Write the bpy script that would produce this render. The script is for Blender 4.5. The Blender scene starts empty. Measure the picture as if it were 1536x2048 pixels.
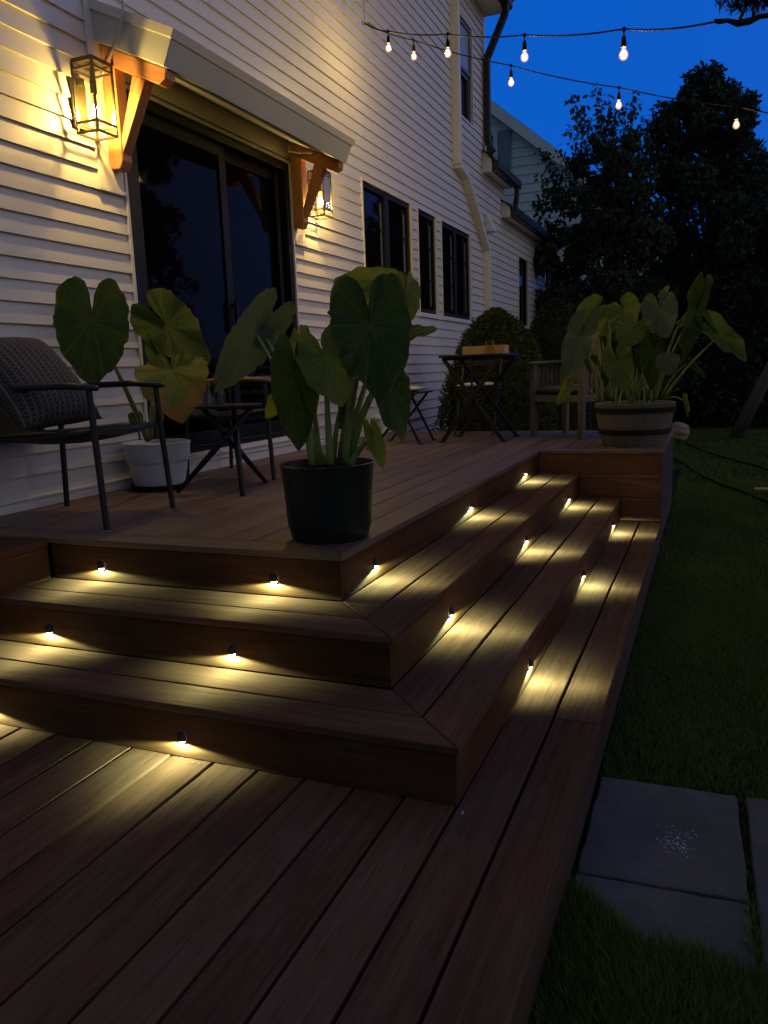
import bpy, math, random
import numpy as np
from mathutils import Vector, Matrix, Quaternion

random.seed(7); rng = np.random.default_rng(7)
sc = bpy.context.scene
R_ = math.radians

# ------------------------------------------------------------------ camera
CAM = np.array([0.5987, -1.8986, 1.1792]); YAW, PIT, ROL, FPX = 0.3928, 0.1749, -0.0363, 1579.4
F_ = np.array([-math.sin(YAW)*math.cos(PIT), math.cos(YAW)*math.cos(PIT), -math.sin(PIT)])
Rt = np.array([math.cos(YAW), math.sin(YAW), 0.0]); Up = np.cross(Rt, F_)
X_ = math.cos(ROL)*Rt + math.sin(ROL)*Up
Y_ = -math.sin(ROL)*Rt + math.cos(ROL)*Up
cd = bpy.data.cameras.new('camera'); cam = bpy.data.objects.new('camera', cd)
sc.collection.objects.link(cam)
M = Matrix.Identity(4)
for i in range(3):
    M[i][0] = X_[i]; M[i][1] = Y_[i]; M[i][2] = -F_[i]; M[i][3] = CAM[i]
cam.matrix_world = M
cd.sensor_fit = 'VERTICAL'; cd.sensor_height = 36.0; cd.lens = 36.0*FPX/2048.0
cd.clip_start = 0.02; cd.clip_end = 2000
sc.camera = cam

def ray(u, v): return F_ + X_*(u-768)/FPX - Y_*(v-1024)/FPX
def on(ax, val, u, v):
    d = ray(u, v); return CAM + d*((val-CAM[ax])/d[ax])
def at(u, v, depth): return CAM + ray(u, v)*depth
def V(p): return Vector([float(a) for a in p])

# ------------------------------------------------------------------ dusk sky
GLOW = Vector((1.0, 0.14, 0.30)).normalized()
w = bpy.data.worlds.new('World'); sc.world = w; w.use_nodes = True
nt = w.node_tree; nt.nodes.clear()
def N(nt, typ, **kw):
    n = nt.nodes.new(typ)
    for k, v in kw.items(): setattr(n, k, v)
    return n
out = N(nt, 'ShaderNodeOutputWorld'); bg = N(nt, 'ShaderNodeBackground'); nt.links.new(bg.outputs[0], out.inputs[0])
tc = N(nt, 'ShaderNodeTexCoord')
dot = N(nt, 'ShaderNodeVectorMath', operation='DOT_PRODUCT'); dot.inputs[1].default_value = GLOW
nt.links.new(tc.outputs['Generated'], dot.inputs[0])
mr = N(nt, 'ShaderNodeMapRange'); mr.inputs[1].default_value = 0.02; mr.inputs[2].default_value = 1.0
nt.links.new(dot.outputs['Value'], mr.inputs[0])
pw = N(nt, 'ShaderNodeMath', operation='POWER'); pw.inputs[1].default_value = 3.8
nt.links.new(mr.outputs[0], pw.inputs[0])
dy = N(nt, 'ShaderNodeVectorMath', operation='DOT_PRODUCT'); dy.inputs[1].default_value = Vector((0.1, 0.85, 0.5)).normalized()
nt.links.new(tc.outputs['Generated'], dy.inputs[0])
base = N(nt, 'ShaderNodeValToRGB'); nt.links.new(dy.outputs['Value'], base.inputs[0])
e = base.color_ramp.elements
e[0].position = 0.0; e[0].color = (0.052, 0.094, 0.150, 1)
e[1].position = 0.86; e[1].color = (0.0012, 0.105, 0.565, 1)
m2 = base.color_ramp.elements.new(0.5); m2.color = (0.005, 0.008, 0.020, 1)
m3 = base.color_ramp.elements.new(1.0); m3.color = (0.0010, 0.098, 0.55, 1)
glow = N(nt, 'ShaderNodeMix', data_type='RGBA', blend_type='ADD')
glow.inputs[7].default_value = (0.60, 0.55, 0.62, 1)
nt.links.new(pw.outputs[0], glow.inputs[0]); nt.links.new(base.outputs[0], glow.inputs[6])
sky = N(nt, 'ShaderNodeTexSky'); sky.sky_type = 'NISHITA'; sky.sun_disc = False
sky.sun_elevation = R_(-3.0); sky.sun_rotation = R_(90)
add = N(nt, 'ShaderNodeMix', data_type='RGBA', blend_type='ADD'); add.inputs[0].default_value = 0.05
nt.links.new(glow.outputs[2], add.inputs[6]); nt.links.new(sky.outputs[0], add.inputs[7])
nt.links.new(add.outputs[2], bg.inputs[0]); bg.inputs[1].default_value = 1.0

vs = sc.view_settings
sc.display_settings.display_device = 'sRGB'
vs.view_transform = 'Standard'; vs.look = 'None'; vs.exposure = 0.0; vs.gamma = 1.0
try: vs.use_curve_mapping = False
except Exception: pass
cy = sc.cycles
cy.use_denoising = True
try: cy.denoiser = 'OPENIMAGEDENOISE'; cy.denoising_input_passes = 'RGB_ALBEDO_NORMAL'
except Exception: pass
cy.max_bounces = 7; cy.diffuse_bounces = 3; cy.glossy_bounces = 3; cy.transmission_bounces = 6; cy.transparent_max_bounces = 16
cy.caustics_reflective = False; cy.caustics_refractive = False
cy.sample_clamp_indirect = 3.0; cy.sample_clamp_direct = 0.0
cy.use_adaptive_sampling = True; cy.adaptive_threshold = 0.01

# ------------------------------------------------------------------ object helpers
def tag(o, label=None, cat=None, group=None, kind=None):
    if label: o['label'] = label
    if cat: o['category'] = cat
    if group: o['group'] = group
    if kind: o['kind'] = kind
    return o
def empty(name, loc=(0, 0, 0), rz=0.0):
    o = bpy.data.objects.new(name, None); sc.collection.objects.link(o)
    o.location = V(loc); o.rotation_euler = (0, 0, rz); o.empty_display_size = 0.1
    return o
def copy_tree(o, parent=None):
    c = o.copy(); sc.collection.objects.link(c); c.parent = parent
    for ch in list(o.children): copy_tree(ch, c)
    return c

class MB:
    def __init__(s): s.v = []; s.f = []; s.uv = []; s.r = []; s.m = []
    def add(s, vs_, fs, uvs=None, rnd=None, mi=0):
        b = len(s.v); s.v += [tuple(float(c) for c in p) for p in vs_]
        rr = random.random() if rnd is None else rnd
        for i, f in enumerate(fs):
            s.f.append(tuple(b+j for j in f)); s.r.append(rr); s.m.append(mi)
            s.uv.append(uvs[i] if uvs is not None else [(vs_[j][0]+vs_[j][1], vs_[j][2]) for j in f])
        return s
    def beam(s, o, ax, ay, az, rnd=None, mi=0, taper=1.0):
        # box spanned from corner o by vectors ax (grain), ay, az
        o, ax, ay, az = [np.array(a, float) for a in (o, ax, ay, az)]
        L, Wd, H = [np.linalg.norm(a) for a in (ax, ay, az)]
        P = [o, o+ax, o+ax+ay, o+ay, o+az, o+ax+az, o+ax+ay+az, o+ay+az]
        if np.dot(np.cross(ax, ay), az) < 0:
            fs = [(0,1,2,3),(4,7,6,5),(0,4,5,1),(3,2,6,7),(0,3,7,4),(1,5,6,2)]
            lc = [((0,0),(L,0),(L,Wd),(0,Wd)), ((0,0),(0,Wd),(L,Wd),(L,0)), ((0,0),(0,H),(L,H),(L,0)), ((0,0),(L,0),(L,H),(0,H)), ((0,0),(.03,0),(.03,H),(0,H)), ((0,0),(0,H),(.03,H),(.03,0))]
        else:
            fs = [(3,2,1,0),(5,6,7,4),(1,5,4,0),(7,6,2,3),(4,7,3,0),(2,6,5,1)]
            lc = [((0,Wd),(L,Wd),(L,0),(0,0)), ((L,0),(L,Wd),(0,Wd),(0,0)), ((L,0),(L,H),(0,H),(0,0)), ((0,H),(L,H),(L,0),(0,0)), ((0,H),(.03,H),(.03,0),(0,0)), ((.03,0),(.03,H),(0,H),(0,0))]
        du, dv = random.uniform(0, 50), random.uniform(0, 50)
        uvs = [[(a+du, b+dv+.37*i) for a, b in q] for i, q in enumerate(lc)]
        return s.add(P, fs, uvs, rnd, mi)
    def box(s, x0, x1, y0, y1, z0, z1, g=None, rnd=None, mi=0):
        d = [x1-x0, y1-y0, z1-z0]
        if g is None: g = int(np.argmax(d))
        ax = [np.eye(3)[i]*d[i] for i in range(3)]
        o = [i for i in range(3) if i != g]
        return s.beam((x0, y0, z0), ax[g], ax[o[0]], ax[o[1]], rnd, mi)
    def bar(s, p0, p1, wd, h, up=(0, 0, 1), rnd=None, mi=0):
        p0, p1 = np.array(p0, float), np.array(p1, float); d = p1-p0; d /= np.linalg.norm(d)
        a = np.cross(d, np.array(up, float))
        if np.linalg.norm(a) < 1e-5: a = np.cross(d, (1, 0, 0))
        a /= np.linalg.norm(a); b = np.cross(a, d)
        return s.beam(p0-a*wd/2-b*h/2, p1-p0, a*wd, b*h, rnd, mi)
    def prism(s, poly, z0, z1, g=1, rnd=None, mi=0):
        # plan polygon (counter clockwise) extruded in z, grain along x (0) or y (1)
        n = len(poly); P = [(x, y, z0) for x, y in poly]+[(x, y, z1) for x, y in poly]
        du, dv = random.uniform(0, 50), random.uniform(0, 50)
        k = 1-g
        fs = [tuple(range(n))[::-1], tuple(range(n, 2*n))]
        uvs = [[(P[i][g]+du, P[i][k]+dv) for i in fs[0]], [(P[i][g]+du, P[i][k]+dv) for i in fs[1]]]
        for i in range(n):
            j = (i+1) % n; f = (i, j, n+j, n+i); fs.append(f)
            al = abs(P[j][g]-P[i][g]) > abs(P[j][k]-P[i][k])
            uvs.append([((P[q][g] if al else P[q][k]*.2)+du, P[q][2]+dv+.7) for q in f])
        return s.add(P, fs, uvs, rnd, mi)
    def extr(s, poly, o, ea, eb, en, t, rnd=None, mi=0, gdir=(1, 0)):
        # 2-D polygon in frame (ea, eb) at o, extruded along en by t
        o, ea, eb, en = [np.array(a, float) for a in (o, ea, eb, en)]
        n = len(poly); P = [o+ea*a+eb*b for a, b in poly]+[o+ea*a+eb*b+en*t for a, b in poly]
        if np.dot(np.cross(ea, eb), en) < 0:
            P = P[n:]+P[:n]
        du, dv = random.uniform(0, 50), random.uniform(0, 50); g = np.array(gdir, float); g /= np.linalg.norm(g); h = np.array([-g[1], g[0]])
        q2 = [np.array(p) for p in poly]
        U = [(float(p@g)+du, float(p@h)+dv) for p in q2]
        fs = [tuple(range(n))[::-1], tuple(range(n, 2*n))]; uvs = [[U[i] for i in fs[0]], [U[i-n] for i in fs[1]]]
        for i in range(n):
            j = (i+1) % n; fs.append((i, j, n+j, n+i)); uvs.append([U[i], U[j], (U[j][0], U[j][1]+t), (U[i][0], U[i][1]+t)])
        return s.add(P, fs, uvs, rnd, mi)
    def tube(s, pts, r, seg=8, mi=0, rnd=None, cap=True, flat=1.0):
        pts = [np.array(p, float) for p in pts]; n = len(pts)
        rs = r if hasattr(r, '__len__') else [r]*n
        rings = []; prev = None
        for i in range(n):
            d = pts[min(i+1, n-1)]-pts[max(i-1, 0)]; d = d/(np.linalg.norm(d)+1e-9)
            if prev is None:
                a = np.cross(d, (0, 0, 1)) if abs(d[2]) < .9 else np.cross(d, (1, 0, 0))
            else: a = prev-d*np.dot(prev, d)
            a /= np.linalg.norm(a); prev = a; b = np.cross(d, a)
            rings.append([pts[i]+rs[i]*(a*math.cos(t)+flat*b*math.sin(t)) for t in np.linspace(0, 2*math.pi, seg, endpoint=False)])
        P = [p for q in rings for p in q]; fs = []; uvs = []; L = 0.0
        du = random.uniform(0, 30)
        for i in range(n-1):
            L2 = L+np.linalg.norm(pts[i+1]-pts[i])
            for k in range(seg):
                k2 = (k+1) % seg
                fs.append((i*seg+k, i*seg+k2, (i+1)*seg+k2, (i+1)*seg+k))
                uvs.append([(L+du, k/seg*.1), (L+du, (k+1)/seg*.1), (L2+du, (k+1)/seg*.1), (L2+du, k/seg*.1)])
            L = L2
        if cap:
            fs.append(tuple(range(seg))[::-1]); uvs.append([(0, 0)]*seg)
            fs.append(tuple(range((n-1)*seg, n*seg))); uvs.append([(0, 0)]*seg)
        return s.add(P, fs, uvs, rnd, mi)
    def lathe(s, prof, c=(0, 0, 0), seg=32, mi=0, a0=0.0, a1=2*math.pi, sx=1.0, sy=1.0, rnd=None, u=1.0):
        full = abs(a1-a0-2*math.pi) < 1e-6; m = seg if full else seg+1
        ang = [a0+(a1-a0)*k/seg for k in range(m)]; P = []; fs = []; uvs = []
        for r, z in prof:
            for t in ang: P.append((c[0]+r*sx*math.cos(t), c[1]+r*sy*math.sin(t), c[2]+z))
        for i in range(len(prof)-1):
            for k in range(seg):
                k2 = (k+1) % m
                fs.append((i*m+k, i*m+k2, (i+1)*m+k2, (i+1)*m+k))
                uvs.append([(prof[i][1], k/seg*u), (prof[i][1], (k+1)/seg*u), (prof[i+1][1], (k+1)/seg*u), (prof[i+1][1], k/seg*u)])
        return s.add(P, fs, uvs, rnd, mi)
    def build(s, name, mats, parent=None, smooth=False, bevel=0.0, seg=1, loc=None, auto=None):
        me = bpy.data.meshes.new(name); me.from_pydata(s.v, [], s.f)
        l = me.uv_layers.new(name='UVMap'); l.data.foreach_set('uv', np.array([c for q in s.uv for p in q for c in p], dtype=np.float32))
        a = me.attributes.new('rnd', 'FLOAT', 'FACE'); a.data.foreach_set('value', np.array(s.r, dtype=np.float32))
        for m in (mats if isinstance(mats, (list, tuple)) else [mats]): me.materials.append(m)
        me.polygons.foreach_set('material_index', np.array(s.m, dtype=np.int32))
        if smooth: me.polygons.foreach_set('use_smooth', np.ones(len(s.f), dtype=bool))
        me.update()
        o = bpy.data.objects.new(name, me); sc.collection.objects.link(o)
        if parent is not None: o.parent = parent
        if loc is not None: o.location = V(loc)
        if bevel:
            b = o.modifiers.new('bevel', 'BEVEL'); b.width = bevel; b.segments = seg; b.limit_method = 'ANGLE'; b.angle_limit = R_(40)
        if smooth and auto:
            try:
                me.set_sharp_from_angle(angle=R_(auto))
            except Exception: pass
        return o

# ------------------------------------------------------------------ materials
def mat(name):
    m = bpy.data.materials.new(name); m.use_nodes = True
    nt = m.node_tree; p = nt.nodes['Principled BSDF']
    return m, nt, p
def ramp(nt, src, stops):
    r = N(nt, 'ShaderNodeValToRGB'); el = r.color_ramp.elements
    el[0].position, el[0].color = stops[0][0], (*stops[0][1], 1); el[1].position, el[1].color = stops[-1][0], (*stops[-1][1], 1)
    for pos, c in stops[1:-1]:
        q = el.new(pos); q.color = (*c, 1)
    nt.links.new(src, r.inputs[0]); return r.outputs[0]
def noise(nt, vec, scale, detail=3.0, rough=.55, dist=0.0):
    n = N(nt, 'ShaderNodeTexNoise'); n.inputs['Scale'].default_value = scale; n.inputs['Detail'].default_value = detail
    n.inputs['Roughness'].default_value = rough; n.inputs['Distortion'].default_value = dist
    if vec is not None: nt.links.new(vec, n.inputs['Vector'])
    return n.outputs['Fac']
def mapping(nt, vec, scale):
    m = N(nt, 'ShaderNodeMapping'); m.inputs['Scale'].default_value = scale; nt.links.new(vec, m.inputs['Vector']); return m.outputs[0]
def mixc(nt, fac, a, b, mode='MIX'):
    m = N(nt, 'ShaderNodeMix', data_type='RGBA', blend_type=mode)
    for s, x in ((0, fac), (6, a), (7, b)):
        if isinstance(x, (float, int)): m.inputs[s].default_value = x
        elif isinstance(x, tuple): m.inputs[s].default_value = (*x, 1)
        else: nt.links.new(x, m.inputs[s])
    return m.outputs[2]
def math_(nt, op, a, b=None):
    m = N(nt, 'ShaderNodeMath', operation=op)
    for i, x in enumerate((a, b)):
        if x is None: continue
        if isinstance(x, (float, int)): m.inputs[i].default_value = x
        else: nt.links.new(x, m.inputs[i])
    return m.outputs[0]
def bump(nt, p, h, strength=.3, dist=.002):
    b = N(nt, 'ShaderNodeBump'); b.inputs['Strength'].default_value = strength; b.inputs['Distance'].default_value = dist
    nt.links.new(h, b.inputs['Height']); nt.links.new(b.outputs[0], p.inputs['Normal'])

def wood(name, dark, mid, light, rough=.5, worn=0.25, gs=(1.6, 42.0), spec=.35):
    m, nt, p = mat(name)
    uv = N(nt, 'ShaderNodeUVMap').outputs[0]
    at_ = N(nt, 'ShaderNodeAttribute'); at_.attribute_name = 'rnd'
    g1 = noise(nt, mapping(nt, uv, (gs[0], gs[1], 1)), 1.0, 5, .62, 1.2)
    g2 = noise(nt, mapping(nt, uv, (gs[0]*4, gs[1]*5, 1)), 1.0, 3, .6)
    big = noise(nt, mapping(nt, uv, (.9, 5.0, 1)), 1.0, 3, .5, .6)
    t = math_(nt, 'ADD', math_(nt, 'MULTIPLY', g1, .55), math_(nt, 'MULTIPLY', big, .45))
    t = math_(nt, 'ADD', t, math_(nt, 'MULTIPLY', math_(nt, 'SUBTRACT', at_.outputs['Fac'], .5), .15))
    c = ramp(nt, t, [(.28, dark), (.5, mid), (.74, light)])
    c = mixc(nt, math_(nt, 'MULTIPLY', math_(nt, 'GREATER_THAN', g2, .60), .35), c, tuple(a*.45 for a in dark))
    dust = ramp(nt, noise(nt, mapping(nt, uv, (2.2, 9.0, 1)), 1.0, 6, .7, .8), [(.52, (0, 0, 0)), (.80, (1, 1, 1))])
    c = mixc(nt, math_(nt, 'MULTIPLY', dust, worn), c, (.25, .23, .20))
    nt.links.new(c, p.inputs['Base Color'])
    rr = math_(nt, 'ADD', math_(nt, 'MULTIPLY', g1, .25), rough-.12); nt.links.new(rr, p.inputs['Roughness'])
    p.inputs['Specular IOR Level'].default_value = spec
    bump(nt, p, math_(nt, 'ADD', g2, math_(nt, 'MULTIPLY', g1, .8)), .22, .0016)
    return m
def plain(name, col, rough=.5, metal=0.0, spec=.5, var=.12, vs_=8.0, bmp=0.0, bs=120.0):
    m, nt, p = mat(name)
    tcn = N(nt, 'ShaderNodeTexCoord').outputs['Object']
    n = noise(nt, tcn, vs_, 5, .6)
    c = ramp(nt, n, [(.3, tuple(a*(1-var) for a in col)), (.7, tuple(min(1, a*(1+var)) for a in col))])
    nt.links.new(c, p.inputs['Base Color'])
    nt.links.new(math_(nt, 'ADD', math_(nt, 'MULTIPLY', n, .2), rough-.1), p.inputs['Roughness'])
    p.inputs['Metallic'].default_value = metal; p.inputs['Specular IOR Level'].default_value = spec
    if bmp: bump(nt, p, noise(nt, tcn, bs, 4, .6), bmp, .002)
    return m
def emit(name, col, strength):
    m = bpy.data.materials.new(name); m.use_nodes = True; nt = m.node_tree; nt.nodes.clear()
    o = N(nt, 'ShaderNodeOutputMaterial'); em = N(nt, 'ShaderNodeEmission'); em.inputs[0].default_value = (*col, 1); em.inputs[1].default_value = strength
    nt.links.new(em.outputs[0], o.inputs[0]); return m
def thin_glass(name, tint=(.96, .96, .94), gl=.09, rough=.02):
    m = bpy.data.materials.new(name); m.use_nodes = True; nt = m.node_tree; nt.nodes.clear()
    o = N(nt, 'ShaderNodeOutputMaterial'); t = N(nt, 'ShaderNodeBsdfTransparent'); t.inputs[0].default_value = (*tint, 1)
    g = N(nt, 'ShaderNodeBsdfGlossy'); g.inputs['Roughness'].default_value = rough
    fr = N(nt, 'ShaderNodeLayerWeight'); fr.inputs[0].default_value = .12
    mx = N(nt, 'ShaderNodeMixShader'); mu = math_(nt, 'ADD', math_(nt, 'MULTIPLY', fr.outputs['Fresnel'], .8), gl*.3)
    nt.links.new(mu, mx.inputs[0]); nt.links.new(t.outputs[0], mx.inputs[1]); nt.links.new(g.outputs[0], mx.inputs[2]); nt.links.new(mx.outputs[0], o.inputs[0])
    return m

M_deck = wood('deck_hardwood', (.060, .029, .018), (.107, .057, .037), (.152, .090, .059), .7, .16, spec=0.0)
M_deck_lit = wood('deck_lit_hardwood', (.085, .050, .034), (.150, .095, .066), (.215, .145, .105), .52, .22, spec=.25)  # lighter, browner deck copy: lantern and wall-bounce light put into the colour
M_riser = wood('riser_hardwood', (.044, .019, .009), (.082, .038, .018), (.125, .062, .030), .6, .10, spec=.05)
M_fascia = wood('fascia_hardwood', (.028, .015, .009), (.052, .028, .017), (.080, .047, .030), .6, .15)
M_endwall_lit = wood('end_wall_lit_hardwood', (.11, .042, .018), (.19, .080, .034), (.27, .125, .056), .55, .06, spec=.1)  # fresher red wood, further lightened: missing step-light glow put into the colour
M_cedar = wood('cedar', (.27, .105, .038), (.38, .165, .066), (.49, .245, .11), .55, .05, (1.2, 26.0))
M_greywood = wood('weathered_teak', (.07, .062, .055), (.12, .108, .098), (.18, .165, .15), .75, .3)
M_armwood = wood('arm_teak', (.17, .095, .05), (.26, .15, .085), (.34, .21, .12), .5, .1)
M_board = wood('pale_board', (.42, .24, .13), (.55, .34, .20), (.62, .42, .27), .55, .05)
M_barrel = wood('barrel_oak', (.090, .070, .050), (.160, .130, .096), (.23, .195, .150), .8, .35, (2.0, 30.0))
M_bark = wood('bark', (.022, .018, .014), (.045, .036, .028), (.08, .066, .052), .9, .1, (6.0, 50.0))
M_under = plain('deck_frame_dark', (.012, .010, .009), .9)

def siding_mat(name, col):
    m, nt, p = mat(name)
    g = N(nt, 'ShaderNodeNewGeometry').outputs['Position']
    n1 = noise(nt, g, 1.3, 5, .6, .4); n2 = noise(nt, mapping(nt, g, (3, 3, 9)), 2.0, 4, .6)
    c = mixc(nt, math_(nt, 'MULTIPLY', ramp(nt, n1, [(.45, (0, 0, 0)), (.75, (1, 1, 1))]), .22), col, tuple(a*.78 for a in col))
    c = mixc(nt, math_(nt, 'MULTIPLY', ramp(nt, n2, [(.55, (0, 0, 0)), (.8, (1, 1, 1))]), .18), c, (.42, .40, .36))
    nt.links.new(c, p.inputs['Base Color']); p.inputs['Roughness'].default_value = .48; p.inputs['Specular IOR Level'].default_value = .35
    bump(nt, p, noise(nt, mapping(nt, g, (1, .5, 3)), 5.0, 3, .5), .22, .010)
    return m
M_siding = siding_mat('vinyl_siding', (.64, .605, .57))
M_trim = plain('white_trim', (.70, .67, .63), .45, var=.05, vs_=3)
M_canopy = plain('canopy_sheet', (.50, .515, .50), .5, var=.06, vs_=2.5, bmp=.05, bs=60)
M_frameblk = plain('black_frame', (.009, .009, .010), .5, spec=.25, var=.2)
M_metalblk = plain('black_metal', (.012, .012, .012), .5, .0, .4, var=.2)
M_gutter = plain('dark_gutter', (.016, .013, .012), .45, var=.2)
M_bronze = plain('lantern_bronze', (.085, .066, .038), .42, .6, .5)
m, nt, p = mat('window_glass'); M_pane = m
p.inputs['Base Color'].default_value = (.004, .004, .005, 1); p.inputs['Roughness'].default_value = .03; p.inputs['Specular IOR Level'].default_value = .055
bump(nt, p, noise(nt, N(nt, 'ShaderNodeTexCoord').outputs['Object'], 1.6, 2, .4), .02, .02)
M_blind = plain('blind_edge', (.10, .10, .095), .6)
M_glass = thin_glass('thin_glass')
M_bulbglass = thin_glass('bulb_glass', (1, .97, .9), .05)
nt = M_bulbglass.node_tree; o_ = next(n for n in nt.nodes if n.type == 'OUTPUT_MATERIAL'); s_ = o_.inputs[0].links[0].from_socket
ad = N(nt, 'ShaderNodeAddShader'); em = N(nt, 'ShaderNodeEmission'); em.inputs[0].default_value = (1.0, .50, .11, 1); em.inputs[1].default_value = .55
nt.links.new(s_, ad.inputs[0]); nt.links.new(em.outputs[0], ad.inputs[1]); nt.links.new(ad.outputs[0], o_.inputs[0])
M_amber = thin_glass('amber_glass', (.95, .87, .42), .12)
E_lant = emit('lantern_glow', (1.0, .66, .165), 1450.0)
E_str = emit('string_glow', (1.0, .69, .23), 760.0)
E_step = emit('step_lens', (1.0, .90, .62), 40.0)
M_pot = plain('pot_dark_green', (.006, .011, .010), .38, var=.15)
M_potw = plain('pot_white', (.55, .56, .60), .5, var=.08, vs_=12)
M_soil = plain('soil', (.016, .012, .009), .95, bmp=.6, bs=60)
M_cush = plain('cushion_grey', (.045, .045, .048), .9, bmp=.3, bs=300)
M_cushw = plain('cushion_cream', (.52, .46, .38), .85, bmp=.3, bs=200)
M_sling = plain('sling_dark', (.012, .012, .013), .8)
M_hoop = plain('iron_hoop', (.018, .018, .018), .6, .4)
M_cordw = plain('cord_white', (.60, .58, .55), .5)
M_cordb = plain('cord_black', (.010, .009, .008), .8, spec=.1)
M_steel = plain('galvanised', (.35, .34, .32), .35, .9)
M_pvc = plain('pvc_white', (.66, .66, .66), .4)
M_neigh = siding_mat('neighbour_siding', (.68, .70, .68))
M_shutter = plain('shutter_blue', (.17, .23, .33), .6)
M_roof = plain('roof_shingle', (.030, .028, .027), .9, bmp=.5, bs=30)
M_stonep = plain('pale_stone', (.34, .27, .19), .85, var=.35, vs_=14, bmp=.5, bs=30)
M_flake = plain('white_flake', (.62, .62, .60), .8)

def leafmat(name, cols, trans=.35, rough=.62):
    m, nt, p = mat(name)
    uv = N(nt, 'ShaderNodeUVMap').outputs[0]; sp = N(nt, 'ShaderNodeSeparateXYZ'); nt.links.new(uv, sp.inputs[0])
    fr, th = sp.outputs[0], sp.outputs[1]
    # radial main veins and finer side veins
    k = math_(nt, 'ABSOLUTE', math_(nt, 'SUBTRACT', math_(nt, 'FRACT', math_(nt, 'MULTIPLY', th, 14.0)), .5))
    wv = math_(nt, 'MULTIPLY', math_(nt, 'ADD', fr, .05), .9)
    v1 = math_(nt, 'LESS_THAN', math_(nt, 'MULTIPLY', k, wv), .011)
    tcn = N(nt, 'ShaderNodeTexCoord').outputs['Object']
    n = noise(nt, tcn, 9.0, 4, .6); n2 = noise(nt, tcn, 40.0, 3, .6)
    c = ramp(nt, n, [(.3, cols[0]), (.7, cols[1])])
    k2 = math_(nt, 'ABSOLUTE', math_(nt, 'SUBTRACT', math_(nt, 'FRACT', math_(nt, 'ADD', math_(nt, 'MULTIPLY', th, 56.0), math_(nt, 'MULTIPLY', fr, 3.0))), .5))
    v2 = math_(nt, 'LESS_THAN', math_(nt, 'MULTIPLY', k2, wv), .02)
    blot = ramp(nt, n2, [(.58, (0, 0, 0)), (.70, (1, 1, 1))])
    c = mixc(nt, math_(nt, 'MULTIPLY', blot, .25), c, (.16, .13, .04))
    c = mixc(nt, math_(nt, 'MULTIPLY', v2, .22), c, cols[2])
    c = mixc(nt, math_(nt, 'MULTIPLY', v1, .8), c, cols[2])
    rim = ramp(nt, math_(nt, 'ADD', fr, math_(nt, 'MULTIPLY', math_(nt, 'SUBTRACT', n, .5), .25)), [(.965, (0, 0, 0)), (1.03, (1, 1, 1))])
    c = mixc(nt, math_(nt, 'MULTIPLY', rim, .55), c, (.20, .13, .04))
    if len(cols) > 3:
        edge = math_(nt, 'ADD', fr, math_(nt, 'MULTIPLY', math_(nt, 'SUBTRACT', n, .5), 1.2))
        tipd = math_(nt, 'ABSOLUTE', math_(nt, 'SUBTRACT', th, .5))
        lower = ramp(nt, tipd, [(.30, (0, 0, 0)), (.42, (1, 1, 1))])
        c = mixc(nt, math_(nt, 'MULTIPLY', ramp(nt, edge, [(.62, (0, 0, 0)), (.80, (1, 1, 1))]), lower), c, cols[3])
    nt.links.new(c, p.inputs['Base Color']); p.inputs['Roughness'].default_value = rough; p.inputs['Specular IOR Level'].default_value = .16
    bump(nt, p, math_(nt, 'ADD', math_(nt, 'MULTIPLY', k, .8), math_(nt, 'MULTIPLY', n2, .1)), .5, .006)
    t = N(nt, 'ShaderNodeBsdfTranslucent'); nt.links.new(mixc(nt, 1.0, c, (1.6, 1.5, .55), 'MULTIPLY'), t.inputs[0])
    mx = N(nt, 'ShaderNodeMixShader'); mx.inputs[0].default_value = trans
    o = nt.nodes['Material Output']; nt.links.new(p.outputs[0], mx.inputs[1]); nt.links.new(t.outputs[0], mx.inputs[2]); nt.links.new(mx.outputs[0], o.inputs[0])
    return m
M_leafd = leafmat('leaf_dark', [(.028, .056, .013), (.046, .084, .020), (.11, .15, .05)], .32)
M_leafm = leafmat('leaf_mid', [(.085, .135, .030), (.125, .180, .046), (.24, .29, .12)], .45)
M_leafb = leafmat('leaf_blue', [(.070, .105, .065), (.095, .135, .085), (.17, .21, .14)], .3)
M_leafy = leafmat('leaf_yellowgreen', [(.13, .19, .03), (.20, .25, .045), (.26, .30, .10)], .45)
M_leafbrown = leafmat('leaf_yellowing', [(.12, .17, .035), (.22, .22, .05), (.26, .27, .09), (.30, .16, .05)], .35)
M_stem = plain('leaf_stem', (.24, .29, .075), .5, var=.25, vs_=6)
def foliage(name, a, b, trans=.25):
    m, nt, p = mat(name)
    at_ = N(nt, 'ShaderNodeAttribute'); at_.attribute_name = 'rnd'
    c = ramp(nt, at_.outputs['Fac'], [(0.0, a), (1.0, b)]); nt.links.new(c, p.inputs['Base Color'])
    p.inputs['Roughness'].default_value = .6; p.inputs['Specular IOR Level'].default_value = .25
    t = N(nt, 'ShaderNodeBsdfTranslucent'); nt.links.new(c, t.inputs[0])
    mx = N(nt, 'ShaderNodeMixShader'); mx.inputs[0].default_value = trans
    o = nt.nodes['Material Output']; nt.links.new(p.outputs[0], mx.inputs[1]); nt.links.new(t.outputs[0], mx.inputs[2]); nt.links.new(mx.outputs[0], o.inputs[0])
    return m
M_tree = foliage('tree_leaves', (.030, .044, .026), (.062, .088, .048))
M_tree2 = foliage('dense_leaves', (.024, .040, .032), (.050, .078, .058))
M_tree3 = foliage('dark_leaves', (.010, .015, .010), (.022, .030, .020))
M_shrub = foliage('shrub_needles', (.040, .058, .018), (.080, .105, .032))
M_shrub2 = foliage('shrub_needles_far', (.024, .034, .016), (.046, .060, .028))
M_grass = foliage('grass_blades', (.075, .118, .020), (.140, .205, .042), .4)

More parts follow.
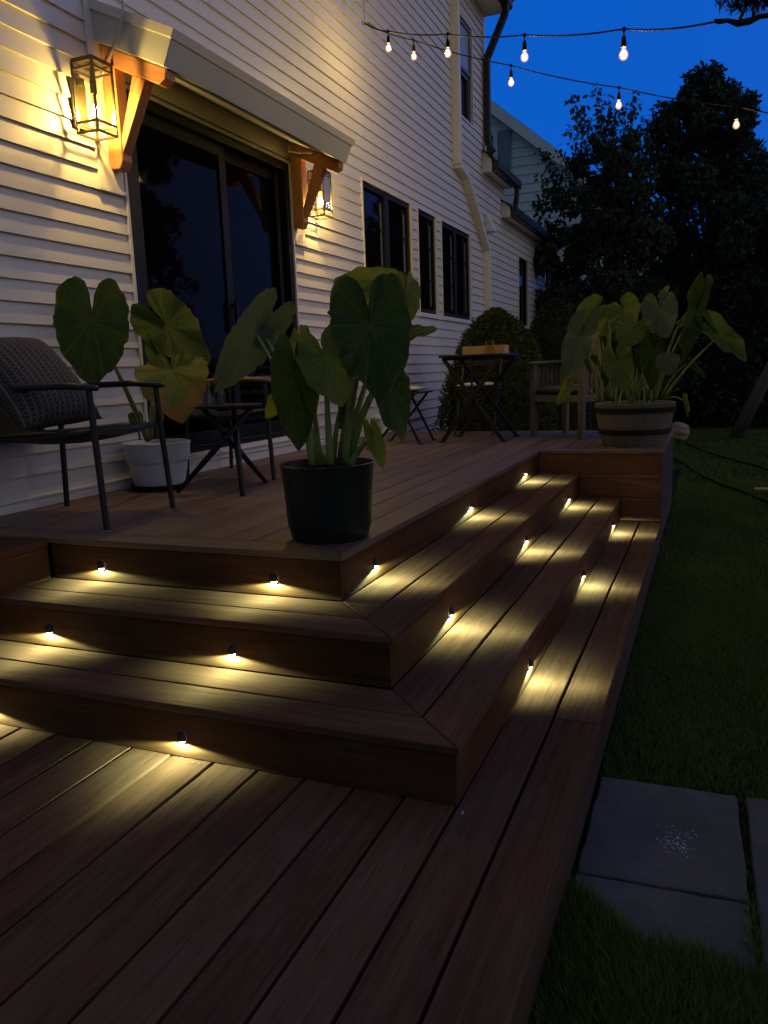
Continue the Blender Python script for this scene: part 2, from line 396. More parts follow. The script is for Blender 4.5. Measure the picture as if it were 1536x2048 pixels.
# ------------------------------------------------------------------ ground
GZ = -0.2
m, nt, p = mat('lawn_soil')
g = N(nt, 'ShaderNodeNewGeometry').outputs['Position']
c = ramp(nt, noise(nt, g, 2.0, 6, .65), [(.3, (.009, .013, .006)), (.7, (.020, .028, .010))])
nt.links.new(c, p.inputs['Base Color']); p.inputs['Roughness'].default_value = .95; p.inputs['Specular IOR Level'].default_value = .1
bump(nt, p, noise(nt, g, 60.0, 4, .7), .6, .02)
b = MB(); b.add([(-400, -400, GZ-.012), (400, -400, GZ-.012), (400, 600, GZ-.012), (-400, 600, GZ-.012)], [(0, 1, 2, 3)])
tag(b.build('ground', m), kind='structure')

# ------------------------------------------------------------------ house
WX = -2.707; DZ = .534
def openings_wall(mb, y0, y1, z0, z1, ops, course=.1115, off=.0438, proud=.016, x=WX):
    ys = sorted({y0, y1, *[a for o in ops for a in o[:2] if y0 < a < y1]})
    k0 = math.floor((z0-off)/course); k1 = math.ceil((z1-off)/course)
    for a, c_ in zip(ys[:-1], ys[1:]):
        mid = (a+c_)/2
        holes = sorted((o[2], o[3]) for o in ops if o[0] < mid < o[1])
        segs = []; cur = z0
        for h0, h1 in holes:
            if h0 > cur: segs.append((cur, h0))
            cur = max(cur, h1)
        if cur < z1: segs.append((cur, z1))
        for s0, s1 in segs:
            for k in range(k0, k1):
                b0 = off+k*course; b1 = b0+course
                lo, hi = max(b0, s0), min(b1, s1)
                if hi-lo < 1e-4: continue
                xl = x+proud*(1-(lo-b0)/course)+.001; xh = x+proud*(1-(hi-b0)/course)+.001
                cuts = [a]+[yy for yy in np.arange(-4+(k*1.31) % 3.6, 16, 3.6) if a+.15 < yy < c_-.15]+[c_]
                for i_, (a_, e_) in enumerate(zip(cuts[:-1], cuts[1:])):
                    o_ = .0022*(i_ % 2)
                    P = [(xl+o_, a_, lo), (xl+o_, e_, lo), (xh+o_, e_, hi), (xh+o_, a_, hi), (x-.002, a_, lo), (x-.002, e_, lo), (x-.001, a_, hi), (x-.001, e_, hi)]
                    mb.add(P, [(0, 1, 2, 3), (4, 5, 1, 0), (4, 0, 3, 6), (1, 5, 7, 2)])
DOOR = (2.185, 4.255, .66, 2.90)
WINS = [(5.785, 7.19, 1.885, 3.085), (7.43, 8.10, 1.885, 3.085), (8.335, 9.67, 1.885, 3.085)]
UWIN = (9.14, 9.92, 4.63, 5.90); FWIN = (12.86, 13.62, 1.95, 3.16)
house = empty('house', (WX, 4.0, GZ)); HO = np.array([WX, 4.0, GZ])
tag(house, 'two-storey house clad in pale horizontal siding beside the deck', 'house')
class HB(MB):
    def build(s, name, mats, parent=None, **k):
        s.v = [tuple(np.array(v)-HO) for v in s.v]
        if parent is None: parent = house
        elif parent is not house:
            pass
        return MB.build(s, name, mats, parent, **k)
b = HB(); openings_wall(b, -3.0, 10.6, GZ, 6.44, [DOOR, *WINS, UWIN]); b.build('siding', M_siding)
b = HB(); openings_wall(b, 10.6, 11.7, GZ, 4.10, []); openings_wall(b, 11.7, 15.3, GZ, 3.66, [FWIN]); b.build('siding', M_siding)
# body behind the siding (blocks light)
b = HB(); b.box(-10, WX-.16, -3.0, 10.6, GZ, 6.42); b.box(-9.9, WX-.16, 10.6, 11.7, GZ, 4.2); b.box(-9.8, WX-.16, 11.7, 15.3, GZ, 3.7)
b.box(WX-.16, WX-.004, 10.585, 10.6, 4.0, 6.42); b.box(WX-.16, WX-.004, 11.685, 11.7, 3.6, 4.2); b.box(WX-.16, WX-.004, 15.285, 15.3, GZ, 3.7); b.build('wall_core', M_siding)
# corner trims, base trim
for q_ in ((10.56, 10.645, 4.2, 6.4), (11.68, 11.74, 3.75, 4.1), (15.24, 15.32, GZ, 3.6)):
    b = HB(); b.box(WX-.1, WX+.022, *q_); b.build('corner_trim', M_trim)
b = HB()
b.box(WX, WX+.024, -3, 2.16, DZ+.002, .585); b.box(WX, WX+.034, -3, 2.16, .587, .604)
b.box(WX, WX+.026, 2.16, 4.28, DZ+.002, .604); b.box(WX, WX+.040, 2.16, 4.28, .606, .622); b.box(WX, WX+.030, 2.16, 4.28, .623, .640); b.box(WX, WX+.046, 2.16, 4.28, .642, .658)
b.box(WX, WX+.024, 4.28, 6.2, DZ+.002, .585); b.build('base_trim', M_trim, bevel=.003)

def frame_rect(mb, y0, y1, z0, z1, t, x0, x1):
    mb.box(x0, x1, y0, y0+t, z0, z1); mb.box(x0, x1, y1-t, y1, z0, z1)
    mb.box(x0, x1, y0+t, y1-t, z0, z0+t); mb.box(x0, x1, y0+t, y1-t, z1-t, z1)
# sliding door
d0, d1, e0, e1 = DOOR
b = HB(); frame_rect(b, d0-.022, d1+.022, e0-.0, e1+.02, .020, WX-.02, WX+.026); b.build('door_trim', M_trim)
b = HB(); frame_rect(b, d0, d1, e0, e1, .062, WX-.12, WX+.012); b.box(WX-.1, WX+.0, d0+.062, d0+.080, e0+.062, e1-.062)
door = b.build('sliding_door', M_frameblk, bevel=.003)
def sub(name, mb, mats, par, **k):
    # a sub-part of a house part (the part sits at the house origin)
    mb.v = [tuple(np.array(v)-HO) for v in mb.v]
    return MB.build(mb, name, mats, par, **k)
ym = 3.30
b = MB(); frame_rect(b, d0+.082, ym+.045, e0+.064, e1-.064, .085, WX-.055, WX-.018); sub('panel_frame', b, M_frameblk, door, bevel=.003)
b = MB(); frame_rect(b, ym-.045, d1-.064, e0+.064, e1-.064, .085, WX-.105, WX-.062); b.box(WX-.061, WX-.035, d1-.155, d1-.100, e0+.066, e1-.066); sub('panel_frame', b, M_frameblk, door, bevel=.003)
b = MB(); b.box(WX-.045, WX-.033, d0+.165, ym-.038, e0+.147, e1-.147); sub('pane', b, M_pane, door)
b = MB(); b.box(WX-.092, WX-.080, ym+.038, d1-.147, e0+.147, e1-.147); sub('pane', b, M_pane, door)
b = MB(); b.box(WX-.062, WX-.054, ym+.046, ym+.052, e0+.09, e1-.09); sub('edge_strip', b, M_steel, door)
b = MB(); b.bar((WX+.015, ym+.01, 1.52), (WX+.015, ym+.01, 1.74), .02, .03, (1, 0, 0)); b.bar((WX-.02, ym+.01, 1.55), (WX+.015, ym+.01, 1.55), .02, .02); b.bar((WX-.02, ym+.01, 1.71), (WX+.015, ym+.01, 1.71), .02, .02)
sub('handle', b, M_metalblk, door, bevel=.004)
# windows
def window(y0, y1, z0, z1, sashes, blinds=True, trimw=.024, recess=.05):
    b = HB(); frame_rect(b, y0-trimw, y1+trimw, z0-trimw, z1+trimw, trimw-.001, WX-.02, WX+.022)
    b.box(WX+.0, WX+.034, y0-trimw, y1+trimw, z0-trimw-.028, z0-trimw-.002)
    w_ = b.build('window', M_trim)
    b = MB(); n = len(sashes)-1
    for a, c_ in zip(sashes[:-1], sashes[1:]):
        frame_rect(b, a+.001, c_-.001, z0, z1, .052, WX-.08, WX-.006)
    sub('frame', b, M_frameblk, w_, bevel=.002)
    for a, c_ in zip(sashes[:-1], sashes[1:]):
        b = MB(); b.box(WX-.05, WX-.038, a+.05, c_-.05, z0+.05, z1-.05); sub('pane', b, M_pane, w_)
        if blinds:
            b = MB(); yb = c_-.052-(c_-a)*.14
            b.box(WX-.036, WX-.026, yb, yb+.035, z0+.10, z1-.12)
            sub('crank_rail', b, M_blind, w_)
            for zl in (.40, .78):
                b = MB(); b.box(WX-.026, WX-.006, yb-.012, yb+.02, z0+zl, z0+zl+.03); sub('latch', b, M_frameblk, w_)
window(*WINS[0], (WINS[0][0], 6.49, WINS[0][1])); window(*WINS[1], (WINS[1][0], WINS[1][1])); window(*WINS[2], (WINS[2][0], 9.0, WINS[2][1]))
window(*FWIN, (FWIN[0], FWIN[1]), False)
y0, y1, z0, z1 = UWIN
b = HB(); frame_rect(b, y0-.03, y1+.03, z0-.03, z1+.03, .029, WX-.02, WX+.022); w_ = b.build('window', M_trim)
b = MB(); zm = (z0+z1)/2; frame_rect(b, y0, y1, z0, zm, .05, WX-.09, WX-.03); frame_rect(b, y0, y1, zm-.0, z1, .05, WX-.05, WX-.004); sub('frame', b, plain('upper_frame', (.10, .12, .16), .5), w_)
b = MB(); b.box(WX-.07, WX-.06, y0+.05, y1-.05, z0+.05, zm-.05); sub('pane', b, M_pane, w_)
b = MB(); b.box(WX-.03, WX-.02, y0+.05, y1-.05, zm+.05, z1-.05); sub('pane', b, plain('blind_pane', (.30, .33, .36), .25), w_)
# eaves, soffits, roofs, gutters
b = HB(); b.box(WX-.05, WX+.30, -3.2, 10.72, 6.36, 6.52); b.extr([(0, 0), (.45, 0), (-4.0, 2.5), (-4.45, 2.5)], (WX, -3.3, 6.52), (1, 0, 0), (0, 0, 1), (0, 1, 0), 14.1); b.build('roof', M_trim)
b = HB(); b.box(WX+.302, WX+.42, -3.2, 10.76, 6.39, 6.55); b.build('gutter', M_gutter, bevel=.02)
b = HB(); b.extr([(0, 0), (.15, 0), (.15, .16), (.0, .34)], (WX, 10.46, 4.11), (1, 0, 0), (0, 0, 1), (0, 1, 0), 1.30)
b.build('eave_box', M_trim)
b = HB(); b.extr([(0.02, .30), (.19, .13), (.19, .17), (-3.5, 2.6), (-3.5, 2.4)], (WX, 10.40, 4.13), (1, 0, 0), (0, 0, 1), (0, 1, 0), 1.50); b.build('roof', M_roof)
b = HB(); b.box(WX+.152, WX+.27, 10.44, 11.98, 4.12, 4.26); b.build('gutter', M_gutter, bevel=.015)
b = HB(); b.extr([(0, 0), (.15, 0), (.15, .14), (.0, .30)], (WX, 11.62, 3.64), (1, 0, 0), (0, 0, 1), (0, 1, 0), 3.9)
b.build('eave_box', M_trim)
b = HB(); b.extr([(0.02, .26), (.19, .11), (.19, .15), (-3.5, 2.0), (-3.5, 1.8)], (WX, 11.58, 3.66), (1, 0, 0), (0, 0, 1), (0, 1, 0), 4.0); b.build('roof', M_roof)
b = HB(); b.box(WX+.152, WX+.27, 11.66, 15.6, 3.64, 3.79); b.build('gutter', M_gutter, bevel=.015)
def dspout(name, pts, wd, h, mt, up=(0, 1, 0)):
    b = HB()
    for a, c_ in zip(pts[:-1], pts[1:]): b.bar(a, c_, wd, h, up)
    return b.build(name, mt, bevel=.010, seg=2)
dspout('downspout', [(WX+.21, 11.88, 4.14), (WX+.21, 11.88, 3.98), (WX+.20, 11.82, 3.88), (WX+.20, 11.80, 3.74)], .07, .09, M_gutter)
dspout('downspout', [(WX+.21, 15.45, 3.66), (WX+.21, 15.45, 3.45), (WX+.06, 15.4, 3.25), (WX+.06, 15.4, GZ)], .06, .08, M_gutter)
dspout('downspout', [(WX+.36, 10.55, 6.42), (WX+.36, 10.55, 6.30), (WX+.07, 10.55, 5.72), (WX+.07, 10.55, 4.56), (WX+.15, 10.56, 4.40)], .09, .10, M_gutter)
dspout('downspout', [(WX+.055, 8.97, 6.36), (WX+.055, 8.97, 3.90), (WX+.055, 9.36, 3.82), (WX+.055, 10.47, 2.97), (WX+.055, 10.47, GZ)], .085, .12, M_trim, (1, 0, 0))
b = HB(); b.extr([(0, .26), (.03, .26), (.15, 0), (0, 0)], (WX+.016, 10.52, 3.26), (1, 0, 0), (0, 0, 1), (0, 1, 0), .20); b.build('vent_hood', M_trim, bevel=.004)
b = HB(); b.tube([(WX, 5.92, .70), (WX+.05, 5.92, .70), (WX+.075, 5.92, .69), (WX+.085, 5.92, .66), (WX+.085, 5.92, .53)], [.03, .03, .031, .03, .03], 14); b.tube([(WX+.085, 5.92, .66), (WX+.085, 5.92, .62)], .035, 14); b.build('drain_pipe', M_pvc, smooth=True, auto=50)
# white mounting boards beside the door carry the brackets
b = HB(); b.box(WX, WX+.026, 1.945, 2.150, 2.30, 3.45); b.box(WX, WX+.034, 1.935, 2.155, 2.27, 2.298); b.build('mounting_board', M_trim, bevel=.003); b = HB()
b.box(WX, WX+.026, 4.285, 4.47, 2.30, 3.10); b.box(WX, WX+.034, 4.285, 4.48, 2.27, 2.298); b.build('mounting_board', M_trim, bevel=.003)

# ------------------------------------------------------------------ canopy over the door
can = empty('door_canopy', (WX, 3.18, 3.0)); CO = np.array([WX, 3.18, 3.0])
tag(can, 'sloping pale sheet canopy on two cedar brackets over the sliding door', 'canopy')
def cb(name, mb, mats, par=None, **k):
    mb.v = [tuple(np.array(v)-CO) for v in mb.v]; return MB.build(mb, name, mats, par or can, **k)
yA, yB = 2.0, 4.365
sl = np.array([.435, -.20]); sl /= np.linalg.norm(sl); pn = np.array([-sl[1], sl[0]])
A0 = np.array([.02, 3.082]); A1 = np.array([.485, 2.868]); th = .185
B1 = A1+pn*th; B0 = np.array([.02, A0[1]+th/pn[1]*1.0])
poly = [tuple(A0), tuple(A1), tuple(B1), tuple(B0)]
b = MB(); b.extr([(p[0], p[1]) for p in poly], (WX, yA, 0), (1, 0, 0), (0, 0, 1), (0, 1, 0), yB-yA); cb('roof_panel', b, M_canopy, bevel=.003)
s0 = B1+sl*.012; q = [tuple(B0+pn*.001-pn*.040), tuple(B1+sl*.006-pn*.040), tuple(B1+sl*.010+pn*.012), tuple(B0+pn*.012)]
b = MB(); b.extr(q, (WX, yA-.012, 0), (1, 0, 0), (0, 0, 1), (0, 1, 0), yB-yA+.024); cb('drip_edge', b, M_trim, bevel=.002)
def bracket(yc0, yc1):
    t = yc1-yc0; o = (WX, yc0, 0); ea, eb, en = (1, 0, 0), (0, 0, 1), (0, 1, 0)
    b = MB(); b.extr([(.027, 2.44), (.045, 2.395), (.098, 2.395), (.122, 2.44), (.122, 3.03), (.027, 3.075)], o, ea, eb, en, t, gdir=(0, 1)); br = cb('bracket', b, M_cedar, bevel=.004)
    def sb(name, b): b.v = [tuple(np.array(v)-CO) for v in b.v]; MB.build(b, name, M_cedar, br, bevel=.005, seg=2)
    a0 = np.array([.124, 3.030]); a1 = np.array([.470, 2.871])
    dn = -pn*.088
    b = MB(); b.extr([tuple(a0), tuple(a0+dn), tuple(a1+dn-sl*.02), tuple(a1+dn*.55+sl*.012), tuple(a1)], o, ea, eb, en, t, gdir=tuple(sl)); sb('arm', b)
    c0 = np.array([.124, 2.50]); c1 = a0+dn+sl*.27
    dr = c1-c0; dr /= np.linalg.norm(dr); nr = np.array([dr[1], -dr[0]])
    b = MB(); b.extr([(.1235, 2.475), (.1235, 2.56), tuple(a0+dn+sl*.165-pn*.001), tuple(a0+dn+sl*.260-pn*.001)][::-1], (WX, yc0+.006, 0), ea, eb, en, t-.012, gdir=tuple(dr)); sb('brace', b)
    return br
bracket(2.035, 2.125); bracket(4.268, 4.358)
# strip of white flashing lying across the far bracket
b = MB(); b.extr([(.03, 2.985), (.25, 2.945), (.26, 2.955), (.12, 2.975), (.03, 3.005)], (WX, 4.225, 0), (1, 0, 0), (0, 0, 1), (0, 1, 0), .04); cb('flashing', b, M_trim)
b = MB()
pts = [on(1, 1.99, u, v) for u, v in ((246, -30), (250, 10), (247, 40), (242, 66))]+[on(1, 2.0, u, v) for u, v in ((236, 88), (224, 112), (215, 130), (208, 152), (204, 165))]
b.tube([p+np.array([0, -.014, 0]) for p in pts], .0065, 8)
tag(b.build('power_cord', M_cordw, smooth=True), 'pale cord hanging over the canopy end towards the near lantern', 'cord')

# ------------------------------------------------------------------ wall lanterns
def lantern(y1, y2, label):
    zb, zt = 2.519, 2.89; xa, xb = WX+.057, WX+.205; yc = (y1+y2)/2
    o = empty('wall_lantern', (WX, yc, zb)); O = np.array([WX, yc, zb]); tag(o, label, 'lantern', 'wall lanterns beside the door')
    def pt(name, b, m_, par=None, **k):
        b.v = [tuple(np.array(v)-O) for v in b.v]; return MB.build(b, name, m_, par or o, **k)
    t = .011; b = MB()
    for x in (xa, xb-t):
        for y in (y1, y2-t): b.box(x, x+t, y, y+t, zb, zt)
    for z in (zb, zb+.052, zt-t):
        for x in (xa, xb-t): b.box(x, x+t, y1+t, y2-t, z, z+t)
        for y in (y1, y2-t): b.box(xa+t, xb-t, y, y+t, z, z+t)
    for z in (zt-.045,):
        for x in (xa, xb-t): b.box(x, x+t, y1+t, y2-t, z, z+.009)
        for y in (y1, y2-t): b.box(xa+t, xb-t, y, y+t, z, z+.009)
    pt('frame', b, M_bronze)
    b = MB(); b.box(xa+.002, xb-.002, y1+.002, y2-.002, zt+.001, zt+.012); pt('cap', b, M_bronze, bevel=.002)
    b = MB(); b.box(WX+.018, WX+.030, yc-.055, yc+.055, zb+.05, zt-.08); b.box(WX+.030, xa-.001, yc-.02, yc+.02, zt-.10, zt-.06); pt('back_plate', b, M_bronze, bevel=.002)
    for nm, (bx) in (('pane', (xa+.003, xa+.006, y1+t, y2-t)), ('pane', (xb-.006, xb-.003, y1+t, y2-t)), ('pane', (xa+t, xb-t, y1+.003, y1+.006)), ('pane', (xa+t, xb-t, y2-.006, y2-.003))):
        b = MB(); b.box(bx[0], bx[1], bx[2], bx[3], zb+.064, zt-.012); pt('pane', b, M_glass)
    xc = (xa+xb)/2
    b = MB(); b.tube([(xc, yc, zt-.001), (xc, yc, zt-.085)], .014, 12); b.tube([(xc, yc, zt-.085), (xc, yc, zt-.155)], .018, 14); pt('socket', b, M_bronze, smooth=True, auto=40)
    b = MB(); b.lathe([(.0005, -.085), (.012, -.082), (.029, -.070), (.035, -.050), (.032, -.030), (.018, -.008), (.014, .010), (.013, .03)], (xc, yc, zt-.192), 20)
    bu = pt('bulb', b, M_bulbglass, smooth=True)
    b = MB(); b.lathe([(.0005, -.040), (.012, -.036), (.019, -.020), (.018, .004), (.009, .024), (.0005, .028)], (xc, yc, zt-.235), 14); pt('filament', b, E_lant, bu, smooth=True)
lantern(1.755, 1.918, 'lit box lantern left of the door, hung in front of the near bracket')
lantern(4.50, 4.663, 'lit box lantern right of the door, half hidden behind the far bracket')

# ------------------------------------------------------------------ deck
R, T, W, Y1 = .178, .311, .292, 4.264
deck = empty('deck', (-1.0, 2.0, GZ)); DO = np.array([-1.0, 2.0, GZ])
tag(deck, 'dark hardwood deck with three lit steps wrapping round its corner', 'deck')
def dk(name, mb, mats, par=None, **k):
    mb.v = [tuple(np.array(v)-DO) for v in mb.v]; return MB.build(mb, name, mats, par or deck, **k)
TH = .026
# upper platform
z1, z0 = 3*R, 3*R-TH
b = MB(); fy0, fy1 = .622-.002, .764; rx1 = -2*T+.002; rx0 = rx1-.148
b.prism([(-2.69, fy0), (rx1, fy0), (rx0+.001, fy1), (-2.69, fy1)], z0, z1, 0)
b.prism([(rx1, fy0+.004), (rx1, Y1+.140), (rx0, Y1+.140), (rx0, fy1+.002)], z0, z1, 1)
x = rx0-.005; pitch = .1533; gap = .0080; ye = 6.05
k = 0
while x-pitch > -2.70:
    cut = 2.1+((k*1.37) % 2.6)
    b.box(x-pitch+gap, x, fy1+.004, cut-.001, z0, z1, 1); b.box(x-pitch+gap, x, cut+.002, ye, z0, z1, 1); x -= pitch; k += 1
b.box(-2.69, x, fy1+.004, ye, z0, z1, 1)
b.prism([(rx1+.004, Y1-.002), (W+.002, Y1-.002), (W-.144, Y1+.142), (rx1+.004, Y1+.142)], z0, z1, 0)
b.prism([(W+.002, Y1+.002), (W+.002, 6.2), (W-.142, 6.2), (W-.142, Y1+.146)], z0, z1, 1)
x = rx0
for xx in np.arange(rx0+gap, W-.15-.03, pitch):
    b.box(xx, min(xx+pitch-gap, W-.147), Y1+.147, ye, z0, z1, 1)
b.box(-2.69, W-.147, ye+.005, 6.2, z0, z1, 0)
dk('upper_platform', b, M_deck_lit, bevel=.0035, seg=2)
# treads: right run and front run, two boards each, mitred at the corner
ST = .007
for k in (1, 2):
    zt = k*R; xo = -(k-1)*T; yo = (k-1)*T   # nose lines
    gr = .010 if k == 1 else .008; gf = .006 if k == 1 else .003
    xl = -3.3 if k == 1 else -2.012
    b = MB(); m_ = .0018
    def mit(x): return yo+(xo-x)            # y of the mitre line at x
    xa, xm0, xm1, xi = xo+.003, xo-.150, xo-.150-gr, xo-T-.004
    b.prism([(xa, mit(xa)+m_), (xa, Y1-.001), (xm0, Y1-.001), (xm0, mit(xm0)+m_)], zt-TH, zt, 1)
    b.prism([(xm1, mit(xm1)+m_), (xm1, Y1-.001), (xi, Y1-.001), (xi, mit(xi)+m_)], zt-TH, zt, 1)
    ya, ym0, ym1, yi = yo-.003, yo+.150, yo+.150+gf, yo+T+.004
    def mx(y): return xo-(y-yo)
    b.prism([(xl, ya), (mx(ya)-m_, ya), (mx(ym0)-m_, ym0), (xl, ym0)], zt-TH, zt, 0)
    b.prism([(xl, ym1), (mx(ym1)-m_, ym1), (mx(yi)-m_, yi), (xl, yi)], zt-TH, zt, 0)
    dk('tread', b, M_deck, bevel=.004, seg=2)
for k in (1, 2, 3):
    zt = k*R; xo = -(k-1)*T-.004; yo = (k-1)*T+.004
    xl = -3.3 if k == 1 else (-2.0 if k == 3 else -2.2)
    b = MB(); b.box(xo-.022, xo, yo+.022, Y1-.001, zt-R+.002, zt-TH-.002, 1); dk('riser', b, M_riser, bevel=.002)
    b = MB(); b.box(xl, xo, yo, yo+.0215, zt-R+.002, zt-TH-.002, 0); dk('riser', b, M_riser, bevel=.002)
# lower platform
b = MB(); x = W-.1455
b.box(x, W+.002, -4.0, .643, -TH, 0, 1); b.box(x, W+.002, .647, Y1+.1, -TH, 0, 1)
x -= .010
xs = [-.016, -.016-.1465, -.319]
cur = x
for k in range(28):
    nx = {0: -.013, 1: -.166, 2: -.322}.get(k, -.322-.1595*(k-2))
    cut = -2.6-((k*.93) % 1.2)
    b.box(nx+.0090, cur, -4.6, cut-.001, -TH, 0, 1); b.box(nx+.0090, cur, cut+.001, Y1-.02 if nx > -.3 else .3, -TH, 0, 1)
    cur = nx-.0015
dk('lower_platform', b, M_deck, bevel=.0035, seg=2)
# fascias on the lawn side
b = MB(); b.box(W-.026, W-.004, -4.0, Y1-.004, GZ, -TH-.004, 1); dk('fascia', b, M_fascia, bevel=.002)
# end wall with the three stacked boards below the barrel
b = MB()
for k in range(3):
    zt = (k+1)*R
    xL = -.004-(k)*T+.002
    b.box(xL, W-.006, Y1, Y1+.022, zt-R+.004, zt-TH-.004, 0)
    if k < 2: b.box(xL-T+.0, W-.006, Y1+.003, Y1+.024, zt-TH-.002, zt+.002, 0)
dk('end_wall', b, M_endwall_lit, bevel=.002)
b = MB()
for k in range(4):
    zt = (k)*R
    b.box(W-.026, W-.004, Y1+.0225, 6.19, max(GZ, zt-R+.003), zt-.003, 1)
b.box(W-.028, W-.006, Y1+.0225, 6.19, -.003, .003, 1); dk('fascia', b, M_fascia, bevel=.002)
b = MB(); b.box(-2.7, W-.03, 6.17, 6.19, GZ, 3*R-TH-.003, 0); dk('fascia', b, M_fascia)
# side box that closes the front steps on the left
b = MB()
b.box(-2.65, -2.034, .02, .616, GZ, .47, 1); b.box(-2.034, -2.012, .02, .618, .004, .185, 1); b.box(-2.034, -2.012, .02, .618, .188, .492, 1)
b.box(-2.66, -2.008, .0, .6175, .494, .525, 1); dk('side_box', b, M_riser, bevel=.003)
# joists and dark underside
b = MB(); b.box(-2.70, rx0-.01, .70, 6.1, GZ, z0-.02); b.box(rx0-.012, W-.05, Y1+.06, 6.1, GZ, z0-.022); b.box(rx0-.02, rx1-.04, .70, Y1+.1, GZ, z0-.024)
b.box(-2.2, -.35, .36, .69, GZ, 2*R-TH-.02); b.box(-.62, -.35, .36, Y1-.03, GZ, 2*R-TH-.022)
b.box(-3.2, -.04, .05, .36, GZ, R-TH-.02); b.box(-.35, -.04, .05, Y1-.03, GZ, R-TH-.022)
b.box(-5, W-.05, -4.5, Y1-.03, GZ, -TH-.02); dk('underframe', b, M_under)

# ------------------------------------------------------------------ step lights
def make_step_light():
    o = empty('step_light')
    b = MB(); b.lathe([(.0168, -.004), (.0170, .002), (.0166, .010), (.0145, .018), (.0105, .0235), (.005, .0265), (.0005, .0275)], (0, 0, 0), 14, a0=-math.pi/2, a1=math.pi/2)
    b.lathe([(.0168, -.004), (.0135, -.0035)], (0, 0, 0), 14, a0=-math.pi/2, a1=math.pi/2); b.build('hood', M_metalblk, o, smooth=True, auto=60)
    b = MB(); b.tube([(.002, .0160*math.cos(t), -.003+.0175*math.sin(t)) for t in np.linspace(math.pi, 2*math.pi, 13)], .0022, 6); b.build('bezel', M_metalblk, o, smooth=True)
    b = MB(); a = np.linspace(0, math.pi/2, 6)
    b.lathe([(.0125*math.cos(t), -.004-.0105*math.sin(t)) for t in a], (.0, 0, 0), 12, a0=-math.pi/2, a1=math.pi/2); b.build('lens', E_step, o, smooth=True)
    ld = bpy.data.lights.new('beam', 'SPOT'); ld.energy = 1.6; ld.color = (.74, 1.0, .52); ld.spot_size = R_(170); ld.spot_blend = .15; ld.shadow_soft_size = .005
    ld.use_nodes = True; nt = ld.node_tree; em = nt.nodes['Emission']
    # the lens throws most of its light sideways and little straight down
    sp = N(nt, 'ShaderNodeSeparateXYZ'); nt.links.new(N(nt, 'ShaderNodeTexCoord').outputs['Normal'], sp.inputs[0])
    cz = math_(nt, 'MAXIMUM', math_(nt, 'ABSOLUTE', sp.outputs[2]), .16)
    tx = math_(nt, 'DIVIDE', math_(nt, 'MAXIMUM', sp.outputs[0], 0.0), cz); ty = math_(nt, 'DIVIDE', sp.outputs[1], cz)
    tn = math_(nt, 'DIVIDE', math_(nt, 'MAXIMUM', math_(nt, 'MULTIPLY', sp.outputs[0], -1.0), 0.0), cz)
    f1 = math_(nt, 'ADD', math_(nt, 'ADD', math_(nt, 'POWER', math_(nt, 'MULTIPLY', tx, .44), 2.0), math_(nt, 'POWER', math_(nt, 'MULTIPLY', tn, .42), 2.0)), 1.0)
    f2 = math_(nt, 'ADD', math_(nt, 'POWER', math_(nt, 'ABSOLUTE', math_(nt, 'MULTIPLY', ty, .56)), 2.0), 1.0)
    nt.links.new(math_(nt, 'DIVIDE', math_(nt, 'POWER', cz, -2.8), math_(nt, 'MULTIPLY', f1, f2)), em.inputs['Strength'])
    lo = bpy.data.objects.new('beam', ld); sc.collection.objects.link(lo); lo.parent = o; lo.location = (.021, 0, -.013)
    return o
proto = make_step_light(); first = True
def place_light(p, rz, label, group):
    global first
    o = proto if first else copy_tree(proto)
    first = False; rz += random.uniform(-.07, .07)
    for ch in o.children:
        if ch.type == 'LIGHT': ch.data = ch.data.copy(); ch.data.energy = 1.95*random.uniform(.80, 1.15); ch.rotation_euler.x = random.uniform(-.06, .06)
    o.location = V(p); o.rotation_euler = (0, 0, rz); tag(o, label, 'step light', group)
rown = {3: 'top', 2: 'middle', 1: 'bottom'}
for k in (3, 2, 1):
    zt = (k-1)*R+.064
    for j, y in enumerate((.945, 2.33, 3.765)):
        where = ['nearest the mitred corner', 'midway along the run', 'beside the reddish end wall'][j]
        place_light((-(k-1)*T-.0035, y, zt), 0, f'small hooded light on the {rown[k]} riser of the lawn-side steps, {where}', 'lights on the lawn-side risers')
    for j, x in enumerate((-.908, -1.735)):
        where = ['the one closer to the mitred corner', 'the one farther from the mitred corner'][j]
        place_light((x, (k-1)*T+.0035, zt), -math.pi/2, f'small hooded light on the {rown[k]} front riser, {where}', 'lights on the front risers')

